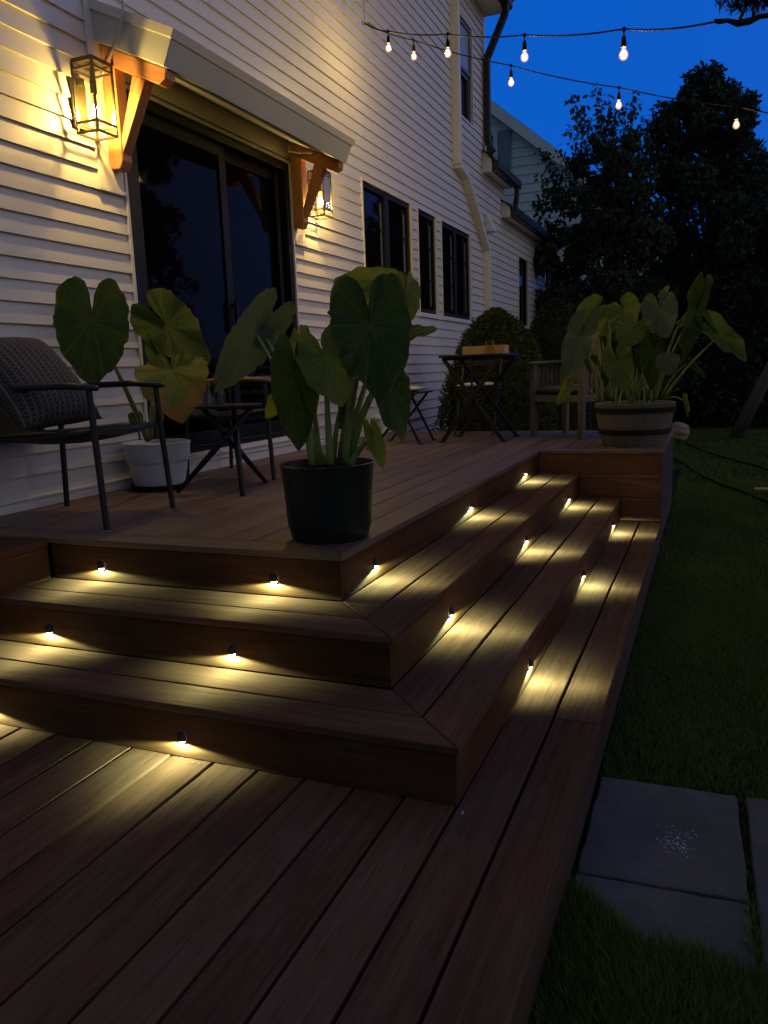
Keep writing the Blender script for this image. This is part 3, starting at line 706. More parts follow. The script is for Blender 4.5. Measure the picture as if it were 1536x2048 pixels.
# ------------------------------------------------------------------ string lights
def string_light(name, label, nodes, pre, post, drop, glabel):
    pts3 = [at(*n) for n in nodes]; o = empty(name, pre); O = np.array(pre, float); tag(o, label, 'string lights', 'string lights hung from the wall hook')
    path = [np.array(pre)]+pts3+[np.array(q) for q in post]; fine = []
    for a, c_ in zip(path[:-1], path[1:]):
        for t in np.linspace(0, 1, 9)[:-1]:
            p = a*(1-t)+c_*t; p[2] -= .018*4*t*(1-t); fine.append(p)
    fine.append(path[-1])
    b = MB(); b.tube([p-O for p in fine], .0052, 8); b.build('cord', M_cordb, o, smooth=True)
    for p in pts3:
        c_ = p-O
        b = MB(); b.lathe([(.0005, .0), (.007, -.001), (.012, -.008), (.009, -.022), (.0045, -.03), (.0035, -.035), (.0035, -drop+.062), (.008, -drop+.056), (.0135, -drop+.044), (.0155, -drop+.01), (.0155, -drop-.006), (.0005, -drop-.006)], (c_[0], c_[1], c_[2]+.012), 12)
        so = b.build('socket', M_cordb, o, smooth=True, auto=50)
        b = MB(); z = c_[2]-drop
        b.lathe([(.0125, .006), (.0135, -.008), (.0205, -.017), (.0260, -.029), (.0270, -.041), (.0235, -.054), (.014, -.064), (.0005, -.067)], (c_[0], c_[1], z), 16); bu = b.build('bulb', M_bulbglass, so, smooth=True)
        b = MB(); b.lathe([(.0005, -.012), (.007, -.017), (.0125, -.027), (.0130, -.036), (.009, -.046), (.0005, -.051)], (c_[0], c_[1], z), 12); b.build('filament', E_str, bu, smooth=True)
hook = at(729, 46, 7.38)
s1 = [(776, 62, 7.02), (895, 68, 6.24), (1049, 70, 5.46), (1248, 58, 4.68)]
s2 = [(827, 80, 7.24), (1022, 131, 6.98), (1238, 175, 6.70), (1474, 213, 6.42), (1720, 250, 6.15), (1990, 285, 5.9), (2290, 310, 5.65)]
string_light('string_light', 'black cord with four glowing bulbs running level to the tree branch', s1, hook, [at(1432, 43, 3.95)], .105, '')
string_light('string_light', 'black cord with glowing bulbs sloping down past the dark trees', s2, hook, [at(2600, 300, 5.4)], .105, '')
b = MB(); b.tube([hook+np.array([0, 0, 1.85]), hook+np.array([0, 0, .02])], .004, 6); b.tube([hook+np.array([-.02, 0, .02]), hook+np.array([-.02, 0, -.012]), hook+np.array([.01, .01, -.014]), hook+np.array([.04, .0, -.004])], .006, 8)
b.tube([hook+np.array([.03, .0, 0]), (hook*.55+at(776, 62, 7.02)*.45)], .007, 8)
tag(b.build('wire_hook', M_steel, smooth=True), 'galvanised wire and hook that holds up both light strings', 'hook')

# ------------------------------------------------------------------ elephant-ear leaves
HEART = [(0, 1.0), (8, .93), (18, .84), (32, .75), (50, .67), (70, .62), (90, .60), (110, .605), (128, .62), (144, .62), (156, .61), (166, .55), (173, .40), (178, .18), (180, .10)]
def leaf(name, A, Tp, width, material, parent, O, roll=0.0, cup=.12, wave=.075, droop=.10, seed=0, lobes=1.0, face=None, ragged=.22):
    rr = random.Random(seed*31+5)
    A, Tp = np.array(A, float), np.array(Tp, float)
    L = Tp-A; ln = np.linalg.norm(L); ex = L/ln
    tocam = CAM-A if face is None else np.array(face, float); tocam /= np.linalg.norm(tocam)
    n = tocam-ex*np.dot(tocam, ex); n /= np.linalg.norm(n)
    s = np.cross(n, ex)
    cr, sr = math.cos(roll), math.sin(roll); n, s = n*cr+s*sr, -n*sr+s*cr
    NA, NR = 64, 9; ph = [rr.uniform(0, 6.28) for _ in range(8)]
    P = []; uv = []
    sxw = width/(2*.62*ln)
    for i in range(NR+1):
        fr = i/NR
        for k in range(NA):
            th = 2*math.pi*k/NA; d = abs(((math.degrees(th)+180) % 360)-180)
            r = float(np.interp(d, [h[0] for h in HEART], [h[1] for h in HEART]))
            if d > 100: r *= 1+(lobes-1)*min(1, (d-100)/40)
            r *= 1+fr*(.018*math.sin(9*th+ph[0])+.014*math.sin(17*th+ph[1])+.010*math.sin(29*th+ph[4])*math.sin(3*th+ph[5])+ragged*.10*math.sin(23*th+ph[2])*max(0, math.sin(5*th+ph[3])))
            y = fr*r*math.cos(th); x = fr*r*math.sin(th)*sxw
            zz = cup*abs(x)*1.1+cup*.5*x*x - droop*max(0, y)**2 + wave*fr**2*(math.sin(5*th+ph[2])*.6+math.sin(9*th+ph[3])*.4) + .006*math.cos(28*math.pi*(th/(2*math.pi)))*fr*(1-fr)*4*.5
            if d > 120: zz += .10*fr*fr*((d-120)/60)
            P.append(A+ln*(ex*y+s*x+n*zz)-O); uv.append((fr, k/NA))
    fs = []; uvs = []
    for i in range(NR):
        for k in range(NA):
            k2 = (k+1) % NA; f = (i*NA+k, (i+1)*NA+k, (i+1)*NA+k2, i*NA+k2)
            if i == 0: f = (i*NA, (i+1)*NA+k, (i+1)*NA+k2)
            fs.append(f)
            if i == 0: uvs.append([(0, (k+.5)/NA), (1/NR, k/NA), (1/NR, (k+1)/NA)])
            else: uvs.append([(i/NR, k/NA), ((i+1)/NR, k/NA), ((i+1)/NR, (k+1)/NA), (i/NR, (k+1)/NA)])
    b = MB(); b.add(P, fs, uvs)
    o = b.build(name, material, parent, smooth=True)
    return o
def stem(root, A, r0, r1, parent, O, bow=.06, side=(0, 0, 1)):
    root, A = np.array(root, float), np.array(A, float); pts = []
    mid = np.array([root[0]*.6+A[0]*.4, root[1]*.6+A[1]*.4, root[2]*.45+A[2]*.55])
    mid[2] += bow
    for t in np.linspace(0, 1, 12): pts.append((1-t)**2*root+2*t*(1-t)*mid+t*t*A-O)
    b = MB(); b.tube(pts, [r0*(1-t)+r1*t for t in np.linspace(0, 1, 12)], 8); b.build('stem', M_stem, parent, smooth=True)

# black-green pot at the deck corner
PC = np.array([-.80, .905, DZ]); pl = empty('potted_plant', PC); tag(pl, 'elephant ear plant in a dark green pot at the deck corner', 'potted plant', 'elephant ear plants in pots')
b = MB(); b.lathe([(.001, .004), (.150, .004), (.156, .012), (.162, .045), (.166, .048), (.167, .052), (.176, .20), (.185, .288), (.189, .300), (.183, .302), (.177, .28), (.168, .255)], (0, 0, 0), 48); b.build('pot', M_pot, pl, smooth=True, auto=35)
b = MB(); b.lathe([(.165, .258), (.10, .264), (.001, .268)], (0, 0, 0), 32); b.build('soil', M_soil, pl, smooth=True)
def dp(y, u, v): return on(1, y, u, v)
def plant(rootc, O, parent, items, rr=.07, zs=.26):
    for i, it in enumerate(items):
        (ua, va, ya), (ut, vt, yt), wpx, mt, kw = it
        kw = dict(kw); A = dp(ya, ua, va); Tp = dp(yt, ut, vt)
        dist = np.dot(A-CAM, F_); width = wpx*dist/FPX
        st = kw.pop('stem', True); root = kw.pop('root', None); r0 = kw.pop('r0', .014); bow = kw.pop('bow', .05)
        leaf('leaf', A, Tp, width, mt, parent, O, seed=i+len(O)+int(abs(ua)), **kw)
        if st:
            a = random.uniform(0, 6.28); rp = np.array([rootc[0]+rr*.8*math.cos(a), rootc[1]+rr*.8*math.sin(a), rootc[2]+zs]) if root is None else dp(*root)
            stem(rp, A+ (A-CAM)/np.linalg.norm(A-CAM)*.006, r0, .006, parent, O, bow)
items = [
 ((741, 648, .90), (760, 792, .74), 166, M_leafd, dict(lobes=1.22, cup=.06, root=(.92, 690, 925), r0=.018)),
 ((772, 752, .84), (806, 884, .72), 84, M_leafd, dict(lobes=1.1, cup=.18, roll=.35, root=(.95, 700, 925))),
 ((650, 716, .80), (683, 810, .70), 112, M_leafm, dict(lobes=1.0, cup=.16, wave=.10, root=(.86, 660, 928), r0=.016)),
 ((590, 752, .82), (597, 902, .78), 100, M_leafd, dict(lobes=1.0, cup=.05, root=(.86, 625, 930), r0=.017)),
 ((752, 562, 1.10), (664, 560, 1.02), 56, M_leafy, dict(cup=.2, roll=.9, root=(.97, 680, 925), face=(.1, -.4, 1))),
 ((740, 585, 1.12), (762, 640, 1.06), 50, M_leafy, dict(cup=.25, roll=-.7, stem=False)),
 ((818, 672, 1.02), (874, 655, 1.06), 42, M_leafm, dict(cup=.3, roll=.8, root=(.95, 690, 925))),
 ((812, 580, 1.16), (822, 640, 1.1), 60, M_leafm, dict(cup=.2, roll=.6, root=(.97, 690, 925))),
 ((747, 876, .93), (768, 940, .90), 36, M_leafy, dict(cup=.3, roll=.3, root=(.93, 700, 930), r0=.017, bow=.02)),
 ((556, 795, .95), (533, 842, .96), 40, M_leafy, dict(cup=.1, roll=.4, root=(.93, 640, 930))),
 ((690, 790, 1.0), (684, 862, .98), 46, M_leafd, dict(cup=.3, roll=.8, root=(.95, 665, 930))),
 ((610, 695, .98), (628, 770, .96), 60, M_leafm, dict(cup=.2, roll=-.6, root=(.92, 640, 930))),
 ((513, 668, 1.32), (430, 782, 1.20), 92, M_leafb, dict(lobes=1.2, cup=.10, wave=.09, ragged=.6, root=(1.0, 650, 930), r0=.012, bow=-.05)),
 ((528, 668, 1.36), (541, 612, 1.40), 40, M_leafb, dict(cup=.3, wave=.14, ragged=1.0, root=(1.0, 655, 930), r0=.011, bow=-.04)),
]
plant(PC, PC, pl, items)
b = MB()
for u0, v0, u1, v1, um, vm in ((715, 915, 790, 822, 730, 850), (735, 900, 762, 830, 742, 860), (690, 925, 742, 800, 705, 840)):
    q = [dp(1.0, u, v) for u, v in ((u0, v0), (um, vm), (u1, v1))]; pts = [(1-t)**2*q[0]+2*t*(1-t)*q[1]+t*t*q[2]-PC for t in np.linspace(0, 1, 8)]
    b.tube(pts, [.006*(1-t)+.001 for t in np.linspace(0, 1, 8)], 6, flat=.4)
b.build('blade', M_stem, pl, smooth=True)

# white pot by the wall
PC2 = np.array([-2.475, 1.985, DZ]); pl2 = empty('potted_plant', PC2); tag(pl2, 'elephant ear plant with one yellowing leaf in a white pot by the wall', 'potted plant', 'elephant ear plants in pots')
b = MB(); b.lathe([(.001, .022), (.135, .022), (.150, .034), (.168, .12), (.174, .165), (.183, .168), (.190, .185), (.194, .255), (.199, .282), (.194, .286), (.186, .27), (.176, .235)], (0, 0, 0), 48); b.build('pot', M_potw, pl2, smooth=True, auto=35)
b = MB(); b.lathe([(.001, .003), (.150, .003), (.170, .02), (.174, .032), (.166, .033), (.150, .021), (.001, .019)], (0, 0, 0), 40); b.build('saucer', M_soil, pl2, smooth=True, auto=35)
b = MB(); b.lathe([(.176, .238), (.001, .25)], (0, 0, 0), 32); b.build('soil', M_soil, pl2, smooth=True)
items = [
 ((184, 640, 1.42), (185, 772, 1.36), 146, M_leafd, dict(lobes=1.12, cup=.05, wave=.05, root=(1.95, 296, 880), r0=.020, bow=-.06)),
 ((334, 650, 2.02), (408, 722, 1.92), 112, M_leafd, dict(lobes=1.25, cup=.10, root=(2.0, 300, 880), r0=.018)),
 ((344, 742, 1.84), (362, 834, 1.72), 146, M_leafbrown, dict(lobes=.55, cup=.10, droop=.25, wave=.08, ragged=.7, root=(1.98, 318, 875), r0=.018)),
 ((334, 738, 1.95), (285, 660, 1.95), 34, M_leafm, dict(cup=1.1, lobes=.3, roll=.4, wave=.0, root=(2.0, 300, 880), r0=.012)),
 ((272, 838, 1.92), (276, 858, 1.90), 30, M_leafd, dict(cup=.1, lobes=1.2, root=(1.96, 280, 880), r0=.007)),
]
plant(PC2, PC2, pl2, items, rr=.06, zs=.24)

# half-barrel planter on the platform
PC3 = np.array([.045, 4.76, DZ]); pl3 = empty('potted_plant', PC3); tag(pl3, 'elephant ear plants crowding a half barrel on the platform above the steps', 'potted plant', 'elephant ear plants in pots')
b = MB(); prof = [(.001, .01), (.235, .01), (.242, .0), (.252, .02), (.272, .12), (.292, .22), (.306, .30), (.312, .335), (.306, .338), (.285, .335), (.275, .30)]
b.lathe(prof, (0, 0, 0), 48, u=3.0); b.build('barrel', M_barrel, pl3, smooth=True, auto=35)
for zl, zh in ((.265, .305), (.095, .135)):
    b = MB(); r0 = np.interp(zl, [0, .335], [.246, .312])+.0; r1 = np.interp(zh, [0, .335], [.246, .312])
    b.lathe([(r0+.006, zl), (r0+.013, zl), (r1+.013, zh), (r1+.006, zh)], (0, 0, 0), 48); b.build('hoop', M_hoop, pl3, smooth=True, auto=35)
b = MB(); b.lathe([(.276, .302), (.001, .31)], (0, 0, 0), 32); b.build('soil', M_soil, pl3, smooth=True)
def c3(x, y): return (1060+x/3.491, 560+y/3.491)
def L3(ax, ay, tx, ty, wd, mt, ya=4.75, yt=4.65, **kw):
    a = c3(ax, ay); t = c3(tx, ty); return ((a[0], a[1], ya), (t[0], t[1], yt), wd/3.491, mt, kw)
items = [
 L3(350, 400, 248, 712, 215, M_leafb, 4.55, 4.40, lobes=1.1, cup=.15, roll=-.3, root=(4.7, 1200, 800)),
 L3(440, 205, 308, 290, 190, M_leafm, 4.85, 4.8, lobes=1.1, cup=.2, root=(4.75, 1210, 800)),
 L3(655, 215, 720, 330, 240, M_leafm, 4.85, 4.75, lobes=1.2, cup=.2, wave=.09, root=(4.8, 1250, 800)),
 L3(708, 345, 640, 470, 230, M_leafm, 4.65, 4.55, lobes=1.1, cup=.2, wave=.09, root=(4.7, 1255, 800)),
 L3(545, 265, 520, 412, 160, M_leafy, 4.95, 4.9, lobes=1.0, cup=.1, roll=.3, root=(4.8, 1225, 800)),
 L3(610, 575, 652, 772, 215, M_leafm, 4.50, 4.42, lobes=1.05, cup=.25, wave=.10, root=(4.65, 1225, 800)),
 L3(905, 205, 945, 400, 250, M_leafb, 4.60, 4.50, lobes=1.05, cup=.12, wave=.08, root=(4.7, 1300, 800)),
 L3(930, 120, 968, 32, 60, M_leafy, 5.0, 5.0, lobes=.4, cup=.6, roll=.5, root=(4.9, 1290, 800)),
 L3(842, 245, 900, 420, 110, M_leafy, 4.95, 4.9, lobes=.6, cup=.3, roll=-.6, root=(4.85, 1290, 800)),
 L3(1150, 230, 1070, 600, 150, M_leafd, 4.72, 4.68, lobes=1.3, cup=.10, roll=.5, root=(4.75, 1310, 800)),
 L3(1060, 270, 1190, 120, 90, M_leafm, 4.86, 4.86, lobes=.6, cup=.5, roll=-.9, root=(4.8, 1310, 800)),
 L3(1325, 390, 1525, 555, 170, M_leafm, 4.75, 4.70, lobes=1.5, cup=.35, wave=.09, roll=.5, root=(4.8, 1325, 800), bow=.0),
 L3(962, 560, 968, 668, 170, M_leafb, 4.45, 4.42, lobes=.9, cup=.12, root=(4.65, 1310, 800)),
 L3(850, 500, 850, 765, 165, M_leafd, 4.60, 4.55, lobes=1.0, cup=.1, root=(4.7, 1275, 800)),
 L3(1110, 575, 1230, 682, 56, M_leafd, 4.80, 4.8, lobes=.8, cup=.5, roll=.4, root=(4.8, 1320, 800), r0=.009),
 L3(255, 745, 188, 878, 90, M_leafy, 4.45, 4.42, lobes=.8, cup=.35, roll=.4, root=(4.6, 1193, 800), bow=.10, r0=.010),
 L3(1085, 850, 1108, 962, 40, M_leafy, 4.65, 4.65, lobes=1.0, cup=.5, roll=.5, root=(4.7, 1330, 800), bow=.06, r0=.006),
 L3(525, 620, 530, 755, 75, M_leafd, 4.62, 4.6, lobes=.8, cup=.1, roll=.4, root=(4.7, 1220, 800)),
 L3(500, 420, 505, 500, 70, M_leafd, 4.9, 4.9, lobes=.8, cup=.1, root=(4.8, 1220, 800)),
 L3(735, 540, 745, 610, 80, M_leafd, 4.8, 4.8, lobes=.8, cup=.1, root=(4.8, 1260, 800)),
 L3(420, 560, 430, 650, 110, M_leafd, 4.85, 4.85, lobes=.8, cup=.2, roll=.5, root=(4.8, 1215, 800)),
]
plant(PC3, PC3, pl3, items, rr=.18, zs=.31)
for _ in range(26):
    a = random.uniform(0, 6.28); q = random.uniform(.02, .2)
    r_ = PC3+np.array([q*math.cos(a), q*math.sin(a), .30]); A = r_+np.array([random.gauss(0, .06), random.gauss(0, .06), random.uniform(.12, .32)])
    stem(r_, A, .010, .005, pl3, PC3, .03)

# ------------------------------------------------------------------ lounge chairs
def make_lounge(armmat):
    o = empty('lounge_chair'); D, Wd = .61, .56       # faces +x; origin on the deck under the seat centre
    fx, bx = D/2, -D/2; hy = Wd/2
    for sx, sy in ((1, -1), (1, 1), (-1, -1), (-1, 1)):
        x = fx if sx > 0 else bx; top = .615 if sx > 0 else .60
        b = MB(); b.tube([(x+.012*sx, sy*(hy+.006), .002), (x-.012*sx, sy*(hy-.006), .42), (x-.02*sx, sy*(hy-.008), top)], [.0165, .0175, .0165], 10, flat=.8); b.build('leg', M_metalblk, o, smooth=True, auto=50)
    for sy in (-1, 1):
        pts = [(fx+.02, sy*(hy-.008), .622), (fx-.15, sy*(hy-.006), .636), (fx-.35, sy*(hy-.004), .634), (bx-.10, sy*(hy-.008), .615), (bx-.19, sy*(hy-.012), .585)]
        b = MB(); b.tube(pts, [.020, .024, .024, .022, .018], 10, flat=.66); b.build('armrest', armmat, o, smooth=True)
        b = MB(); b.tube([(fx-.03, sy*(hy-.035), .43), (.0, sy*(hy-.035), .405), (bx-.14, sy*(hy-.035), .395)], .016, 8); b.build('side_rail', M_metalblk, o, smooth=True)
    b = MB(); nx, ny = 9, 7; P = []; fs = []
    for i in range(nx):
        for j in range(ny):
            x = fx-.02-(D+.08)*i/(nx-1); y = -hy+.03+(Wd-.06)*j/(ny-1)
            P.append((x, y, .440-.03*i/(nx-1)-.045*math.sin(math.pi*j/(ny-1))*math.sin(math.pi*min(1, (i+1)/(nx)))))
    P += [(p[0], p[1], p[2]-.022) for p in P]; n = nx*ny
    for i in range(nx-1):
        for j in range(ny-1):
            a = i*ny+j; fs += [(a, a+1, a+ny+1, a+ny), (n+a, n+a+ny, n+a+ny+1, n+a+1)]
    for i in range(nx-1): fs += [(i*ny, (i+1)*ny, n+(i+1)*ny, n+i*ny), (i*ny+ny-1, n+i*ny+ny-1, n+(i+1)*ny+ny-1, (i+1)*ny+ny-1)]
    for j in range(ny-1): fs += [(j, n+j, n+j+1, j+1), ((nx-1)*ny+j, (nx-1)*ny+j+1, n+(nx-1)*ny+j+1, n+(nx-1)*ny+j)]
    b.add(P, fs); b.build('seat', M_sling, o, smooth=True, auto=50)
    b = MB(); P = []; fs = []
    for i in range(8):
        for j in range(ny):
            t = i/7; P.append((bx-.06-.13*t-.02*math.sin(math.pi*j/(ny-1)), -hy+.04+(Wd-.08)*j/(ny-1), .40+.40*t))
    P += [(p[0]-.018, p[1], p[2]) for p in P]; n = 8*ny
    for i in range(7):
        for j in range(ny-1):
            a = i*ny+j; fs += [(a, a+1, a+ny+1, a+ny), (n+a, n+a+ny, n+a+ny+1, n+a+1)]
    for i in range(7): fs += [(i*ny, (i+1)*ny, n+(i+1)*ny, n+i*ny), (i*ny+ny-1, n+i*ny+ny-1, n+(i+1)*ny+ny-1, (i+1)*ny+ny-1)]
    fs += [(7*ny+j, 7*ny+j+1, n+7*ny+j+1, n+7*ny+j) for j in range(ny-1)]
    b.add(P, fs); b.build('backrest', M_sling, o, smooth=True, auto=50)
    return o
ca = make_lounge(M_metalblk); yaw = R_(7); ca.rotation_euler = (0, 0, yaw)
fm = np.array([-1.907, 1.113]); ca.location = V((fm[0]-.317*math.cos(yaw), fm[1]-.317*math.sin(yaw), DZ))
tag(ca, 'black metal lounge chair at the left edge holding a patterned pillow', 'chair', 'lounge chairs on the deck')
cb_ = make_lounge(M_armwood); yaw2 = R_(3); cb_.rotation_euler = (0, 0, yaw2)
fm = np.array([-1.95, 2.705]); cb_.location = V((fm[0]-.317*math.cos(yaw2), fm[1]-.317*math.sin(yaw2), DZ))
tag(cb_, 'black lounge chair with tan wooden armrests in front of the glass door', 'chair', 'lounge chairs on the deck')
# patterned pillow leaning on the near chair's back
m, nt, p = mat('pillow_weave')
uv = N(nt, 'ShaderNodeUVMap').outputs[0]; sp = N(nt, 'ShaderNodeSeparateXYZ'); nt.links.new(uv, sp.inputs[0])
def line(expr, wd): return math_(nt, 'LESS_THAN', math_(nt, 'ABSOLUTE', math_(nt, 'SUBTRACT', math_(nt, 'FRACT', expr), .5)), wd)
u_, v_ = sp.outputs[0], sp.outputs[1]
l1 = line(math_(nt, 'MULTIPLY', u_, 15.0), .055)
l2 = line(math_(nt, 'ADD', math_(nt, 'MULTIPLY', u_, 15.0), math_(nt, 'MULTIPLY', v_, 26.0)), .05)
l3 = line(math_(nt, 'SUBTRACT', math_(nt, 'MULTIPLY', u_, 15.0), math_(nt, 'MULTIPLY', v_, 26.0)), .05)
l4 = line(math_(nt, 'MULTIPLY', v_, 26.0), .04)
br = noise(nt, mapping(nt, uv, (60, 60, 1)), 1.0, 3, .7)
mx_ = math_(nt, 'MULTIPLY', math_(nt, 'MAXIMUM', math_(nt, 'MAXIMUM', math_(nt, 'MULTIPLY', l1, .8), math_(nt, 'MULTIPLY', l4, .25)), math_(nt, 'MULTIPLY', math_(nt, 'MAXIMUM', l2, l3), .6)), math_(nt, 'ADD', br, .15))
c = mixc(nt, mx_, (.022, .017, .017), (.27, .235, .215)); nt.links.new(c, p.inputs['Base Color']); p.inputs['Roughness'].default_value = .95
bump(nt, p, noise(nt, mapping(nt, uv, (220, 220, 1)), 1.0, 2, .5), .5, .003)
M_pillow = m
def pillow(name, w_, h_, t_, mt, loc, rot, parent=None, n=22):
    P = []; fs = []; uvs = []
    for side in (1, -1):
        for i in range(n+1):
            for j in range(n+1):
                u, v = i/n*2-1, j/n*2-1
                f = ((1-abs(u)**2.6)*(1-abs(v)**2.6))**.55
                pin = 1-.07*(1-abs(v)**2)*abs(u)**3 ; pin2 = 1-.07*(1-abs(u)**2)*abs(v)**3
                P.append((u*w_/2*pin, v*h_/2*pin2, side*t_/2*f+side*.004*math.sin(5*u+2*v)*f))
    m_ = (n+1)**2
    for s in (0, 1):
        for i in range(n):
            for j in range(n):
                a = s*m_+i*(n+1)+j; q = (a, a+n+1, a+n+2, a+1)
                fs.append(q if s == 0 else q[::-1]); cc = [(i/n, j/n), ((i+1)/n, j/n), ((i+1)/n, (j+1)/n), (i/n, (j+1)/n)]
                uvs.append(cc if s == 0 else cc[::-1])
    b = MB(); b.add(P, fs, uvs); o = b.build(name, mt, parent, smooth=True)
    md = o.modifiers.new('weld', 'WELD'); md.merge_threshold = .001
    o.location = V(loc); o.rotation_euler = rot; return o
po = pillow('pillow', .52, .54, .25, M_pillow, (-2.385, .985, DZ+.66), (R_(90), R_(0), R_(90)))
po.rotation_mode = 'QUATERNION'
# plane normal tips towards +x and up; the pillow stands on one edge
zc = Vector((.76, -.02, .65)).normalized(); yc = (Vector((0, 0, 1))-zc*zc.z).normalized(); xc = yc.cross(zc)
Mx = Matrix((xc, yc, zc)).transposed(); po.rotation_quaternion = (Mx.to_quaternion() @ Quaternion((0, 0, 1), R_(3)))
tag(po, 'dark pillow with a pale triangle lattice leaning in the near chair', 'pillow')

# ------------------------------------------------------------------ side table and tumbler
TC = np.array([-1.965, 2.0, DZ]); st = empty('side_table', TC); tag(st, 'round black side table on crossed tripod legs between the chairs', 'table')
b = MB(); b.lathe([(.001, .478), (.185, .478), (.196, .482), (.200, .492), (.198, .496), (.190, .494), (.001, .493)], (0, 0, 0), 48); b.build('tabletop', M_metalblk, st, smooth=True, auto=35)
for i, (fx, fy) in enumerate(((.20, -.22), (-.27, -.17), (.05, .29))):
    a = math.atan2(fy, fx); ta = a+R_(158); t_ = np.array([.15*math.cos(ta), .15*math.sin(ta), .478]); f_ = np.array([fx, fy, 0.004])
    b = MB(); b.tube([f_, f_*.5+t_*.5, t_], [.012, .019, .015], 10); b.build('leg', M_metalblk, st, smooth=True)
b = MB(); gc = np.array([-2.035, 2.0, DZ+.494]); b.lathe([(.001, .001), (.050, .001), (.053, .01), (.049, .08), (.046, .14), (.044, .14), (.046, .08), (.049, .014), (.001, .012)], (0, 0, 0), 32)
tag(b.build('tumbler', M_glass, smooth=True, auto=50, loc=gc), 'clear glass tumbler on the round black side table', 'glass')

# ------------------------------------------------------------------ bistro set
bt = empty('bistro_table', (-1.36, 5.24, DZ)); tag(bt, 'black folding bistro table with slatted top and crossed legs', 'table')
def loc_(p): return (p[0]+1.36, p[1]-5.24, p[2])
xs_ = np.linspace(-.30, .30, 8)
for i in range(7):
    b = MB(); b.box(xs_[i]+.006, xs_[i+1]-.006, -.30, .30, .752, .775, 1); b.build('slat', M_metalblk, bt, bevel=.006, seg=2)
b = MB(); b.box(-.28, .28, -.245, -.22, .728, .7515); b.box(-.28, .28, .22, .245, .728, .7515); b.build('batten', M_metalblk, bt)
for y, o_ in ((-.27, .0), (.26, .0)):
    for sgn in (-1, 1):
        yy = y+.02*sgn
        b = MB(); b.bar((sgn*.275, yy, .01), (-sgn*.26, yy, .735), .036, .018, (0, 1, 0)); b.bar((sgn*.262, yy, .008), (sgn*.31, yy, .008), .03, .012); b.build('leg', M_metalblk, bt, bevel=.003)
b = MB(); b.box(-.008, .008, -.28, -.262, .36, .74); b.build('strut', M_metalblk, bt)
b = MB(); b.box(-.195, .195, -.10, .10, 0, .012, 0); b.box(-.195, .195, -.10, -.088, .0125, .075, 0); b.box(-.195, .195, .088, .10, .0125, .075, 0); b.box(-.195, -.183, -.0875, .0875, .0125, .075, 1); b.box(.183, .195, -.0875, .0875, .0125, .075, 1)
tr = b.build('serving_tray', M_board, bevel=.002, loc=(-1.325, 5.33, DZ+.776)); tag(tr, 'pale wooden tray on the slatted bistro table', 'tray')
b = MB(); b.lathe([(.001, .001), (.043, .001), (.045, .006), (.037, .112), (.034, .112), (.041, .010), (.001, .008)], (0, 0, 0), 28)
tag(b.build('amber_glass', M_amber, smooth=True, auto=50, loc=(-1.228, 5.11, DZ+.776)), 'amber glass tumbler on the bistro table before the wooden tray', 'glass')
def make_folding(cush):
    o = empty('folding_chair')       # faces +x
    for sy in (-1, 1):
        y = sy*.195
        b = MB(); b.bar((.21, y, .012), (-.19, y, .80), .022, .016, (0, 1, 0)); b.bar((.20, y, .007), (.245, y, .007), .026, .012); b.build('leg', M_metalblk, o, bevel=.003)
        b = MB(); b.bar((-.20, y*.90, .012), (.17, y*.90, .445), .022, .016, (0, 1, 0)); b.bar((-.24, y*.9, .007), (-.19, y*.9, .007), .026, .012); b.build('leg', M_metalblk, o, bevel=.003)
    for i in range(5):
        x = -.16+.078*i; b = MB(); b.box(x, x+.060, -.205, .205, .447, .460, 1); b.build('slat', M_metalblk, o, bevel=.003)
    for z, xx in ((.70, -.150), (.785, -.192)):
        b = MB(); b.box(xx-.01, xx+.004, -.21, .21, z-.025, z+.025, 1); b.build('back_slat', M_metalblk, o, bevel=.003)
    b = MB(); b.tube([(.108, -.17, .215), (.108, .17, .215)], .006, 8); b.build('stretcher', M_metalblk, o)
    return o
def seat_pad(loc, rz, label):
    o = pillow('seat_cushion', .37, .39, .052, M_cushw, loc, (0, 0, rz), n=16); tag(o, label, 'cushion', 'cream seat cushions'); return o
fc = make_folding(True); fc.location = V((-2.005, 4.96, DZ)); tag(fc, 'black folding chair between the wall and the bistro table', 'chair', 'folding bistro chairs')
seat_pad((-1.985, 4.96, DZ+.487), 0, 'cream cushion on the folding chair nearer the house wall')
fc2 = copy_tree(fc); fc2.location = V((-1.555, 5.92, DZ)); fc2.rotation_euler = (0, 0, R_(-90)); tag(fc2, 'black folding chair behind the bistro table before the clipped shrub', 'chair', 'folding bistro chairs')
seat_pad((-1.555, 5.90, DZ+.487), R_(-90), 'cream cushion on the folding chair behind the bistro table')

# ------------------------------------------------------------------ teak armchair
PL, FR, P3, P4 = [np.array(q) for q in ((-.921, 5.525), (-.429, 5.158), (-.700, 5.967), (-.208, 5.60))]
wc0 = (PL+FR+P3+P4)/4; wc = empty('wooden_armchair', (wc0[0], wc0[1], DZ)); tag(wc, 'weathered slatted wooden armchair partly behind the barrel planter', 'chair')
Q = [np.array([*(q-wc0), 0]) for q in (PL, FR, P4, P3)]
fwd = (Q[0]+Q[1]-Q[2]-Q[3]); fwd /= np.linalg.norm(fwd)
for q in Q:
    b = MB(); b.bar(q, q+np.array([0, 0, .665]), .052, .052, fwd); b.build('leg', M_greywood, wc, bevel=.006, seg=2)
def rail(a, c_, z, h, wd, name):
    b = MB(); b.bar(Q[a]+[0, 0, z], Q[c_]+[0, 0, z], wd, h); b.build(name, M_greywood, wc, bevel=.004)
e3, e0_, e1_, e2 = 3, 0, 1, 2
ext = fwd*.05
